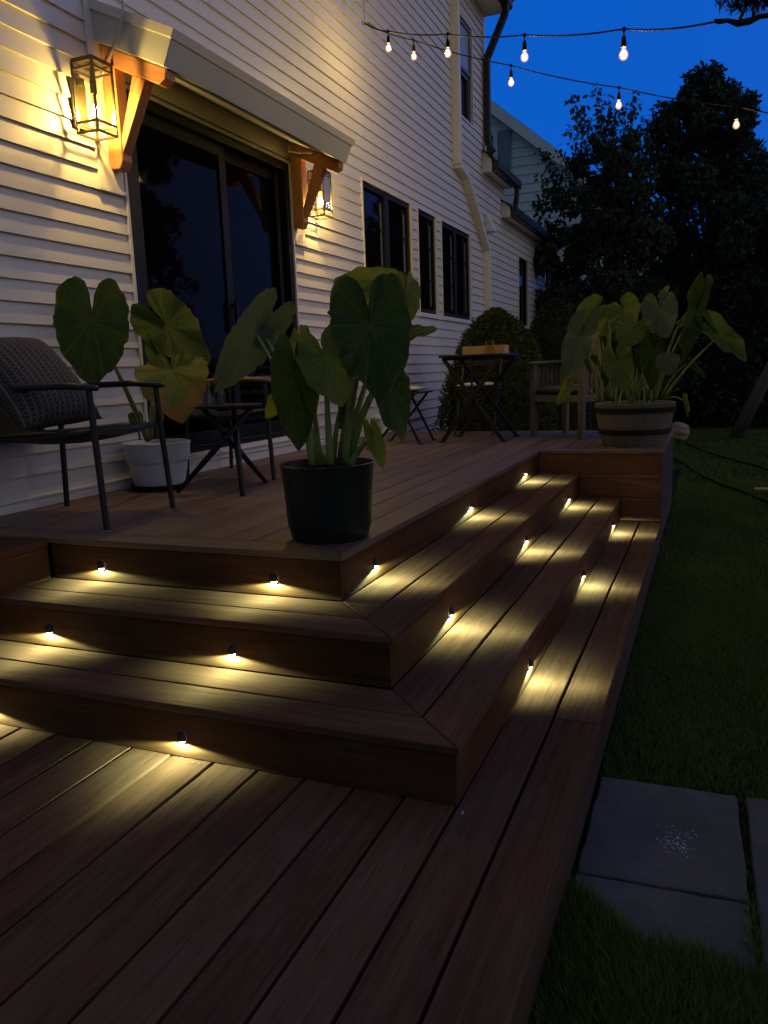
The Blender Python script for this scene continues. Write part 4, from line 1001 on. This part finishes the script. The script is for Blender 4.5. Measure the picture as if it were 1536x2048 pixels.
for a, c_ in ((0, 3), (1, 2)):
    b = MB(); b.bar(Q[a]+ext+[0, 0, .680], Q[c_]-ext+[0, 0, .688], .085, .026); b.build('armrest', M_greywood, wc, bevel=.008, seg=2)
rail(3, 2, .690, .055, .04, 'top_rail')
for a, c_ in ((0, 1), (0, 3), (1, 2), (3, 2)): rail(a, c_, .355, .06, .028, 'seat_rail')
for a, c_ in ((0, 3), (1, 2), (3, 2)):
    n = 7 if (a, c_) == (3, 2) else 6
    for i in range(1, n+1):
        p_ = Q[a]+(Q[c_]-Q[a])*i/(n+1)
        b = MB(); b.bar(p_+[0, 0, .386], p_+[0, 0, .665], .034, .014, np.cross(Q[c_]-Q[a], (0, 0, 1))); b.build('slat', M_greywood, wc)
b = MB(); b.add([q*.98+np.array([0, 0, .386]) for q in Q]+[q*.98+np.array([0, 0, .372]) for q in Q], [(0, 1, 2, 3), (7, 6, 5, 4), (0, 4, 5, 1), (1, 5, 6, 2), (2, 6, 7, 3), (3, 7, 4, 0)]); b.build('seat', M_greywood, wc)
ang = math.atan2((FR-PL)[1], (FR-PL)[0])
o = pillow('seat_cushion', .56, .46, .10, M_cush, (wc0[0]+fwd[0]*.015, wc0[1]+fwd[1]*.015, DZ+.425), (0, 0, ang), n=16); tag(o, 'dark grey cushion on the weathered wooden armchair', 'cushion')
o = pillow('back_cushion', .46, .52, .12, plain('cushion_dusk', (.11, .085, .08), .9), (wc0[0]-fwd[0]*.17+.06, wc0[1]-fwd[1]*.17+.0, DZ+.70), (R_(82), 0, ang), n=16); tag(o, 'dusky back cushion standing in the wooden armchair behind the leaves', 'cushion')

# ------------------------------------------------------------------ foliage builders
def leafcloud(name, P, size, mt, parent=None, O=(0, 0, 0), up=.4, aspect=.55, jit=.3, normals=None):
    # many folded leaf quads at the points P
    n = len(P); P = np.asarray(P)-np.asarray(O)
    d = rng.normal(size=(n, 3)); d[:, 2] -= up
    if normals is not None: d = d*jit+normals
    d /= np.linalg.norm(d, axis=1)[:, None]
    a = np.cross(d, rng.normal(size=(n, 3))); a /= np.linalg.norm(a, axis=1)[:, None]
    nn = np.cross(d, a)
    s = (size*rng.uniform(.6, 1.3, n))[:, None]
    v = np.stack([P, P+d*s*.45+a*s*aspect*.5+nn*s*.08, P+d*s, P+d*s*.45-a*s*aspect*.5+nn*s*.08], 1).reshape(-1, 3)
    me = bpy.data.meshes.new(name); me.vertices.add(4*n); me.vertices.foreach_set('co', v.astype(np.float32).ravel())
    me.loops.add(4*n); me.loops.foreach_set('vertex_index', np.arange(4*n, dtype=np.int32))
    me.polygons.add(n); me.polygons.foreach_set('loop_start', np.arange(0, 4*n, 4, dtype=np.int32))
    try: me.polygons.foreach_set('loop_total', np.full(n, 4, dtype=np.int32))
    except Exception: pass
    at_ = me.attributes.new('rnd', 'FLOAT', 'FACE'); at_.data.foreach_set('value', rng.uniform(0, 1, n).astype(np.float32))
    me.materials.append(mt); me.update(calc_edges=True); me.validate()
    o = bpy.data.objects.new(name, me); sc.collection.objects.link(o)
    if parent is not None: o.parent = parent
    return o
def ball(c, r, n, shell=.55):
    d = rng.normal(size=(n, 3)); d /= np.linalg.norm(d, axis=1)[:, None]
    q = rng.uniform(shell, 1, n)**.6
    return np.array(c)+d*q[:, None]*np.array(r)
def tree(name, label, base, trunk_h, blobs, shoots, nleaf, lsize, mt, group=None, trunk_r=.12, up=.4, clump=True):
    o = empty(name, base); O = np.array(base, float); tag(o, label, 'tree', group)
    b = MB(); top = np.array([0, 0, trunk_h]); b.tube([(0, 0, 0), (.03, .02, trunk_h*.5), top], [trunk_r, trunk_r*.8, trunk_r*.5], 10)
    for c_, r_, _ in blobs[:10]: b.tube([(.02, .01, trunk_h*.5), (np.array(c_)-O)*.5+top*.3, np.array(c_)-O], [trunk_r*.45, trunk_r*.3, .012], 6)
    for p0, p1 in shoots: b.tube([np.array(p0)-O, np.array(p1)-O], [.012, .003], 5)
    b.build('trunk', M_bark, o, smooth=True)
    if clump:
        nb_ = []
        for c_, r_, k in blobs:
            c_ = np.array(c_); r_ = np.array(r_); nb_.append((c_, r_*.72, k*.45))
            for _ in range(7):
                d = rng.normal(size=3); d /= np.linalg.norm(d); nb_.append((c_+d*r_*rng.uniform(.5, .95), r_*rng.uniform(.22, .40), k*.085))
        blobs = nb_
    tot = sum(x[2] for x in blobs); P = [ball(c_, r_, int(nleaf*k/tot)) for c_, r_, k in blobs]
    for p0, p1 in shoots:
        L = np.linalg.norm(np.array(p1)-p0); n = int(L*85)
        t = rng.uniform(0, 1, n)[:, None]; P.append(np.array(p0)*(1-t)+np.array(p1)*t+rng.normal(size=(n, 3))*.055)
    leafcloud('crown', np.concatenate(P), lsize, mt, o, O, up)
    return o
def px(y, u, v): return dp(y, u, v)
def pr(y, n): return n*np.dot(px(y, 1200, 400)-CAM, F_)/FPX
# airy leafy tree with upright shoots
Y = 15.0; bl = []
for u, v, r_, k in ((1210, 430, 66, 5), (1262, 400, 56, 4), (1200, 370, 34, 1.5), (1272, 335, 36, 1.3), (1236, 325, 34, 1.3), (1205, 300, 26, .7), (1262, 280, 22, .5), (1160, 330, 26, .6), (1160, 500, 50, 3), (1230, 520, 90, 6), (1290, 470, 60, 4), (1150, 400, 34, .8), (1105, 470, 40, 1.0), (1095, 400, 28, .35), (1090, 520, 40, 1.2), (1190, 620, 90, 6), (1280, 620, 90, 6), (1110, 620, 60, 3), (1200, 760, 110, 7), (1290, 760, 90, 6), (1100, 720, 60, 4), (1140, 840, 90, 5), (1250, 850, 90, 5)):
    bl.append((px(Y+random.uniform(-.5, .5), u, v), (pr(Y, r_), pr(Y, r_)*1.0, pr(Y, r_)), k*1.0))
sh = []
for u0, v0, u1, v1 in ((1180, 330, 1146, 190), (1185, 320, 1165, 215), (1210, 300, 1194, 168), (1230, 310, 1215, 190), (1250, 300, 1243, 215), (1262, 300, 1268, 190), (1275, 300, 1288, 235), (1285, 330, 1300, 260), (1170, 330, 1135, 250), (1150, 420, 1085, 300), (1120, 420, 1080, 350), (1110, 470, 1066, 400), (1100, 500, 1062, 440), (1150, 380, 1120, 300), (1200, 330, 1180, 240), (1225, 320, 1232, 220), (1110, 540, 1072, 480), (1215, 340, 1205, 230), (1258, 330, 1256, 240), (1130, 440, 1100, 330), (1280, 350, 1296, 300)):
    yy = Y+random.uniform(-.5, .5); sh.append((px(yy, u0, v0), px(yy, u1, v1)))
base = px(Y, 1215, 880); base[2] = GZ
tree('leafy_tree', 'leafy tree with upright airy shoots beside the neighbouring gable', base, 4.0, bl, sh, 32000, .120, M_tree, 'trees beyond the deck', .10, 1.0)
# taller dense tree on the right
Y = 17.0; bl = []
for u, v, r_, k in ((1408, 165, 38, 1.6), (1400, 215, 60, 3), (1440, 240, 60, 3), (1370, 255, 58, 3), (1478, 250, 40, 2), (1340, 290, 50, 2.6), (1400, 330, 90, 6), (1470, 320, 70, 5), (1345, 370, 52, 3), (1500, 390, 60, 4), (1400, 440, 100, 7), (1480, 460, 90, 6), (1340, 470, 52, 3), (1540, 440, 70, 4), (1400, 560, 110, 7), (1500, 580, 100, 7), (1335, 580, 70, 4), (1600, 560, 90, 5), (1400, 700, 120, 8), (1510, 720, 120, 8), (1330, 720, 80, 5), (1610, 720, 100, 5), (1420, 830, 100, 5), (1330, 830, 80, 4), (1520, 830, 100, 5), (1426, 150, 22, .5), (1452, 190, 26, .7), (1372, 205, 26, .7), (1325, 255, 26, .8), (1495, 215, 22, .5)):
    bl.append((px(Y+random.uniform(-.6, .6), u, v), (pr(Y, r_)*1.0, pr(Y, r_), pr(Y, r_)), k))
base = px(Y, 1420, 870); base[2] = GZ
tree('dense_tree', 'tall dense dark tree rising behind the right end of the light string', base, 5.0, bl, [], 62000, .130, M_tree2, 'trees beyond the deck', .16, .1)
# dark trees behind, closing the far end of the yard
def backtree(i, u, v, ru, rv, label, Y):
    c_ = px(Y, u, v); s = pr(Y, 1.0); bl = []
    for _ in range(9):
        bl.append((c_+np.array([random.uniform(-.7, .7)*ru*s, random.uniform(-.5, .5), random.uniform(-.75, .6)*rv*s]), (ru*s*.55, .8, rv*s*.42), 1.0))
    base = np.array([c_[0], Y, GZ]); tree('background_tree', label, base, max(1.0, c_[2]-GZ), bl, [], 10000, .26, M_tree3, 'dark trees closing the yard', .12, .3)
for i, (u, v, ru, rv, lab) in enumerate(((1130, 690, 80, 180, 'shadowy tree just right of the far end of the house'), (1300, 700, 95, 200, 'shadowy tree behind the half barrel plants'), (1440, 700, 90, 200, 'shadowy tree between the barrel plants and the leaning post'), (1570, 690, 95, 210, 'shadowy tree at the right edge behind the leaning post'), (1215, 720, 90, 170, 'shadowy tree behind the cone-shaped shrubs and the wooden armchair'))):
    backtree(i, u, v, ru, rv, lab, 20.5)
for (tx, ty, th_, tr_, lab) in ((4.2, 10.5, 7.0, 1.5, 'yard tree mirrored in the left pane of the glass door'), (7.6, 11.0, 8.0, 1.7, 'taller yard tree mirrored near the middle of the glass door')):
    bl = [(np.array([tx+random.gauss(0, .35*tr_), ty+random.gauss(0, .35*tr_), th_*f]), (tr_*.62, tr_*.62, th_*.13), 1.0) for f in np.linspace(.2, .95, 12)]
    tree('yard_tree', lab, np.array([tx, ty, GZ]), th_*.5, bl, [], 7000, .2, M_tree3, None, .14, .3)
# clipped conical shrubs behind the deck
def shrub(x, y, r, ztop, mt, label, n):
    o = empty('conical_shrub', (x, y, GZ)); tag(o, label, 'shrub', 'cone-shaped shrubs by the house'); H = ztop-GZ
    t = rng.uniform(0, 1, n)**.8; a = rng.uniform(0, 2*math.pi, n)
    prof = np.interp(t, [0, .06, .22, .45, .65, .82, .94, 1.0], [.84, .96, 1.0, .93, .78, .57, .32, .04])
    lump = 1+.06*np.sin(5*a+9*t)+.05*np.sin(9*a-14*t)+.04*np.sin(17*a+31*t)
    rr = r*prof*lump*rng.uniform(.86, 1.03, n); P = np.stack([rr*np.cos(a), rr*np.sin(a), t*H+rng.normal(size=n)*.015], 1)
    nrm = np.stack([np.cos(a), np.sin(a), np.full(n, .45)], 1)
    leafcloud('foliage', P, .038, mt, o, (0, 0, 0), .0, .5, .55, nrm)
    b = MB(); b.lathe([(r*.74, .02), (r*.87, H*.2), (r*.82, H*.45), (r*.67, H*.65), (r*.48, H*.82), (r*.24, H*.94), (.001, H*.975)], (0, 0, 0), 24); b.tube([(0, 0, 0), (0, 0, H*.5)], .05, 8); b.build('trunk', plain('shrub_core', (.012, .014, .008), .95), o, smooth=True)
shrub(-1.66, 7.05, .68, 1.82, M_shrub, 'clipped cone-shaped shrub directly behind the bistro table', 30000)
shrub(-1.24, 8.35, .56, 1.97, M_shrub2, 'darker cone-shaped shrub behind the wooden armchair', 16000)

# ------------------------------------------------------------------ neighbouring house
NY = 24.0; nh = empty('neighbour_house', (-7.5, NY, GZ)); NO = np.array([-7.5, NY, GZ]); tag(nh, 'grey-blue neighbouring house with a gable and shuttered window beyond the trees', 'house')
def nb(name, b, mt, par=None, **k): b.v = [tuple(np.array(v)-NO) for v in b.v]; return MB.build(b, name, mt, par or nh, **k)
sl_ = (6.633-9.59)/(-2.684+6.209); xp = -8.6; zp = 9.59+sl_*(xp+6.209)-.22
def zr(x): return zp-abs(x-xp)*abs(sl_)
b = MB(); xr = -1.2; xlft = 2*xp-xr
z = GZ
while z < zp:
    z2 = min(z+.27, zp); 
    for za, zb2 in ((z, z2),):
        wa = (zp-za)/abs(sl_); wb = (zp-zb2)/abs(sl_)
        a0, a1 = max(xlft, xp-wa), min(xr, xp+wa); b0, b1 = max(xlft, xp-wb), min(xr, xp+wb)
        b.add([(a0, NY-.03, za), (a1, NY-.03, za), (b1, NY, zb2), (b0, NY, zb2), (a0, NY+.0, za), (a1, NY+.0, za)], [(0, 1, 2, 3), (4, 5, 1, 0)])
    z = z2
b.box(xlft, xr, NY+.01, NY+8, GZ, zr(xr)); nb('wall', b, M_neigh)
b = MB()
for s in (1, -1):
    d = np.array([s, 0, -abs(sl_)]); d /= np.linalg.norm(d); Lr = (xr-xp+.45)*math.hypot(1, sl_)
    b.beam(np.array([xp, NY-.25, zp+.10]), d*Lr, (0, 9, 0), np.array([abs(sl_)*s, 0, 1])*.05)
nb('roof', b, M_roof)
b = MB(); d = np.array([1, 0, -abs(sl_)]); d /= np.linalg.norm(d)
b.beam(np.array([xp, NY-.255, zp-.20]), d*Lr, (0, .06, 0), np.array([abs(sl_), 0, 1])*.22); nb('rake_board', b, plain('rake_paint', (.74, .76, .76), .5))
b = MB(); frame_rect_xz = None
wx0, wx1, wz0, wz1 = -6.95, -5.80, 7.15, 8.50
b.box(wx0, wx0+.12, NY-.10, NY-.035, wz0, wz1); b.box(wx1-.14, wx1, NY-.10, NY-.035, wz0, wz1); b.box(wx0+.12, wx1-.14, NY-.10, NY-.035, wz1-.14, wz1); b.box(wx0+.12, wx1-.14, NY-.10, NY-.035, wz0, wz0+.12)
nw = nb('window', b, plain('window_paint', (.58, .60, .62), .5)); b = MB(); b.box(wx0+.12, wx1-.14, NY-.06, NY-.04, wz0+.12, wz1-.14); b.v = [tuple(np.array(v)-NO) for v in b.v]; MB.build(b, 'pane', plain('neighbour_pane', (.03, .035, .045), .15), nw)
for x0_ in (wx1+.02, wx0-.42):
    b = MB(); b.box(x0_, x0_+.40, NY-.09, NY-.035, 7.30, 8.46)
    for za, zb2 in ((7.38, 7.84), (7.94, 8.38)):
        b.box(x0_+.06, x0_+.34, NY-.105, NY-.091, za, zb2)
    nb('shutter', b, M_shutter, bevel=.012)

# ------------------------------------------------------------------ lawn details
# flagstones: rough slabs with dark joints
m, nt, p = mat('bluestone')
g = N(nt, 'ShaderNodeNewGeometry').outputs['Position']
n1 = noise(nt, g, 4.0, 6, .65, .3); n2 = noise(nt, mapping(nt, g, (14, 30, 10)), 1.0, 5, .7, .8)
c = ramp(nt, n1, [(.3, (.050, .045, .040)), (.5, (.074, .067, .058)), (.75, (.115, .105, .086))]); c = mixc(nt, math_(nt, 'MULTIPLY', ramp(nt, n2, [(.45, (0, 0, 0)), (.72, (1, 1, 1))]), .6), c, (.045, .042, .040))
nt.links.new(c, p.inputs['Base Color']); p.inputs['Roughness'].default_value = .8; bump(nt, p, math_(nt, 'ADD', n2, n1), .45, .008); M_stone = m
def slab(poly, label):
    rnd = random.Random(len(label)); pts = []
    for (x0, y0), (x1, y1) in zip(poly, poly[1:]+poly[:1]):
        for t in np.linspace(0, 1, 9)[:-1]:
            j = 0.0028; pts.append((x0+(x1-x0)*t+rnd.uniform(-j, j), y0+(y1-y0)*t+rnd.uniform(-j, j)))
    c_ = np.mean(np.array(pts), 0); b = MB(); b.prism([(x-c_[0], y-c_[1]) for x, y in pts], -.03, .004, 1)
    o = b.build('flagstone', M_stone, bevel=.005, seg=2, loc=(c_[0], c_[1], GZ)); tag(o, label, 'paving slab', 'flagstones beside the deck')
slab([(.30, .116), (.737, .132), (.722, .672), (.30, .665)], 'bluish flagstone with white specks against the deck edge')
slab([(.762, -.29), (1.50, -.29), (1.50, .700), (.748, .676)], 'flagstone cut off by the right edge beyond the long joint')
slab([(.30, -.30), (.746, -.29), (.738, .122), (.30, .106)], 'nearest flagstone, partly overgrown by grass')
b = MB(); c_ = on(2, GZ+.005, 1356, 1690)
for _ in range(150):
    s = random.gauss(0, 1); q = np.array([random.gauss(0, .022), random.gauss(0, .030), 0]) if random.random() < .7 else np.array([random.uniform(-.06, .05), random.uniform(-.02, .10), 0])
    a = random.uniform(0, 6.28); r_ = random.uniform(.0008, .0034); P = [(q[0]+r_*math.cos(a+t), q[1]+r_*.7*math.sin(a+t), random.uniform(.0004, .0018)) for t in (0, 1.5, 3, 4.4)]
    b.add(P, [(0, 1, 2, 3)])
tag(b.build('paint_flakes', M_flake, loc=c_), 'white flakes scattered on the flagstone by the deck', 'flakes', kind='stuff')
b = MB(); q = on(2, 0.0015, 925, 1626); b.add([(-.003, -.006, 0), (.002, -.007, .001), (.0035, .006, .0015), (-.001, .008, .001)], [(0, 1, 2, 3)]); tag(b.build('leaf_scrap', M_flake, loc=q), 'single pale scrap lying on the lower deck near the step corner', 'scrap')
# debris along the foot of the bottom riser
b = MB()
for _ in range(16):
    q = np.array([random.uniform(-1.2, -.80), -.012-abs(random.gauss(0, .012)), .001]); a = random.uniform(0, 6.28); r_ = random.uniform(.001, .006)
    b.add([q+np.array([r_*math.cos(a+t)*1.5, r_*math.sin(a+t)*.5, random.uniform(0, .003)]) for t in (0, 1.6, 3.1, 4.7)], [(0, 1, 2, 3)])
tag(b.build('leaf_litter', plain('litter', (.10, .075, .045), .9)), 'dry leaf crumbs along the foot of the bottom front riser', 'litter', kind='stuff')
# hoses on the grass
for i, (pts, lab) in enumerate((([(1340, 915), (1390, 942), (1450, 972), (1536, 1007), (1640, 1050)], 'dark hose on the lawn, the one passing nearer the steps'), ([(1368, 886), (1420, 905), (1470, 922), (1540, 940), (1620, 960)], 'dark hose on the lawn, the one farther from the steps'))):
    q = [on(2, GZ+.022, u, v) for u, v in pts]; fine = []
    for a, c_ in zip(q[:-1], q[1:]):
        for t in np.linspace(0, 1, 9)[:-1]:
            p_ = a*(1-t)+c_*t; fine.append(p_+np.array([.03*math.sin(p_[1]*2.1), 0, .004*math.sin(p_[1]*9)]))
    b = MB(); b.tube(fine, .012, 8); tag(b.build('garden_hose', M_cordb, smooth=True), lab, 'hose', 'hoses on the lawn')
a = on(2, GZ+.045, 1508, 978); c_ = on(2, GZ+.045, 1580, 981)
b = MB(); b.tube([a, a*.5+c_*.5+np.array([0, 0, .004]), c_], [.016, .018, .018], 10); tag(b.build('white_stick', plain('pale_stick', (.55, .47, .36), .7), smooth=True), 'pale stick lying on the lawn at the right edge', 'stick')
# layered pale boulder past the platform
bc = px(13.0, 1353, 873); bc[2] = GZ
b = MB(); P = []
b.lathe([(.17*math.sin(math.pi*t)**.6*(1+.06*math.sin(26*t))+.002, .33*(1-math.cos(math.pi*t))/2) for t in np.linspace(0, 1, 24)], (0, 0, 0), 28, sx=1.0, sy=1.15)
o = b.build('boulder', M_stonep, smooth=True, loc=bc); o.rotation_euler = (.12, .2, .3); tag(o, 'pale layered boulder on the lawn just beyond the barrel planter', 'boulder')
# leaning timber at the far right
a = px(13.5, 1470, 868); a[2] = GZ; c_ = px(13.5, 1560, 700)
b = MB(); b.tube([a-a, (c_-a)*.5, (c_-a)*1.25], [.12, .11, .09], 10); tag(b.build('leaning_post', plain('post_wood', (.09, .08, .075), .9, bmp=.5, bs=20), smooth=True, loc=a), 'grey leaning timber post in the dark at the right edge', 'post')
# overhanging branch that holds the end of the light string
br0 = at(1432, 43, 3.95); O = br0
o = empty('tree_branch', br0); tag(o, 'overhanging conifer branch at the top right that holds a light string', 'tree branch')
pp = [at(*q) for q in ((1428, 42, 3.95), (1440, 43, 3.95), (1455, 41, 3.95), (1476, 47, 3.95), (1500, 42, 3.97), (1520, 33, 4.0), (1560, 28, 4.05), (1700, 0, 4.2))]
b = MB(); b.tube([q-O for q in pp], [.010, .014, .011, .017, .019, .014, .015, .025], 10, flat=.9); b.tube([at(1480, 38, 3.95)-O, at(1488, 20, 3.95)-O, at(1500, -10, 3.95)-O, at(1510, -40, 3.95)-O], [.010, .008, .007, .006], 6)
b.tube([at(1500, -6, 3.95)-O, at(1470, 4, 3.95)-O, at(1450, 12, 3.95)-O], [.005, .003, .001], 5); b.build('limb', M_bark, o, smooth=True)
P = []
for u0, v0, u1, v1, n in ((1500, -12, 1450, 12, 60), (1510, -14, 1478, 16, 90), (1520, -20, 1500, 22, 100), (1536, -20, 1526, 8, 80), (1470, -18, 1432, 2, 60), (1540, -10, 1512, 18, 60), (1560, -10, 1550, 10, 60), (1490, -14, 1466, 12, 60)):
    t = rng.uniform(0, 1, n)[:, None]; P.append(at(u0, v0, 3.95)*(1-t)+at(u1, v1, 3.95)*t+rng.normal(size=(n, 3))*.010)
leafcloud('needles', np.concatenate(P), .045, M_tree3, o, O, 1.3, .16)
# the conifer the branch belongs to stands just right of the picture
tb = np.array([3.9, 2.6, GZ]); b = MB(); b.tube([tb-O, tb-O+np.array([0, 0, 4]), tb-O+np.array([.1, 0, 9])], [.22, .17, .05], 12); b.tube([pp[-1]-O, (pp[-1]+tb)/2+np.array([0, 0, 1.6])-O, tb-O+np.array([0, 0, 3.7])], [.025, .04, .06], 8); b.build('trunk', M_bark, o, smooth=True)
P = []
for k in range(70):
    z_ = rng.uniform(1.2, 9); rr_ = max(.25, 2.25*(1-(z_-1.2)/8.4)); a_ = rng.uniform(0, 6.28); q_ = rng.uniform(.3, 1)*rr_
    P.append(ball(tb+np.array([q_*math.cos(a_), q_*math.sin(a_)*1.5, z_]), (.55, .55, .35), 260))
leafcloud('crown', np.concatenate(P), .16, M_tree3, o, O, .9, .35)

# ------------------------------------------------------------------ grass
def blades(n, x0, x1, y0, y1, h, wd, keep):
    P = np.stack([rng.uniform(x0, x1, n), rng.uniform(y0, y1, n)], 1); k = keep(P[:, 0], P[:, 1]); P = P[k]; n = len(P)
    a = rng.uniform(0, 2*math.pi, n); hh = h*rng.uniform(.5, 1.25, n)*(.8+.35*np.sin(P[:, 0]*7+1)*np.sin(P[:, 1]*5)); lean = rng.normal(size=(n, 2))*.45*hh[:, None]
    z = np.full(n, GZ-.012); dx, dy = np.cos(a)*wd/2, np.sin(a)*wd/2
    v0 = np.stack([P[:, 0]-dx, P[:, 1]-dy, z], 1); v1 = np.stack([P[:, 0]+dx, P[:, 1]+dy, z], 1); v2 = np.stack([P[:, 0]+lean[:, 0], P[:, 1]+lean[:, 1], z+hh], 1)
    return np.stack([v0, v1, v2], 1).reshape(-1, 3)
def near_keep(x, y):
    edge = .672+.012*np.sin(x*31)+.008*np.sin(x*77)
    front = .035-.17*np.clip((x-.28)/.45, 0, 1)+.02*np.sin(x*23)+.05*np.sin(x*9)
    joint = (np.abs(x-(.742+.02*(.6-y)*0)) < .012) & (rng.uniform(0, 1, len(x)) < .35)
    return (x > W+.004) & ((y > edge) | (y < front) | (joint & (y < .66)))
V_ = [blades(150000, W, 2.4, -1.1, 3.2, .034, .0034, near_keep), blades(90000, W, 1.7, -.75, .12, .060, .0046, near_keep), blades(80000, W, 3.4, 3.2, 8.0, .045, .008, lambda x, y: x > W), blades(60000, -1.6, 5.0, 8.0, 16.0, .05, .016, lambda x, y: (x > W) | (y > 9))]
V_ = np.concatenate(V_); n = len(V_)//3
me = bpy.data.meshes.new('grass'); me.vertices.add(3*n); me.vertices.foreach_set('co', V_.astype(np.float32).ravel()); me.loops.add(3*n); me.loops.foreach_set('vertex_index', np.arange(3*n, dtype=np.int32)); me.polygons.add(n); me.polygons.foreach_set('loop_start', np.arange(0, 3*n, 3, dtype=np.int32))
try: me.polygons.foreach_set('loop_total', np.full(n, 3, dtype=np.int32))
except Exception: pass
q = me.attributes.new('rnd', 'FLOAT', 'FACE'); q.data.foreach_set('value', rng.uniform(0, 1, n).astype(np.float32)); me.materials.append(M_grass); me.update(calc_edges=True)
o = bpy.data.objects.new('grass', me); sc.collection.objects.link(o); tag(o, 'short dark green lawn grass beside the deck and flagstones', 'grass', kind='stuff')
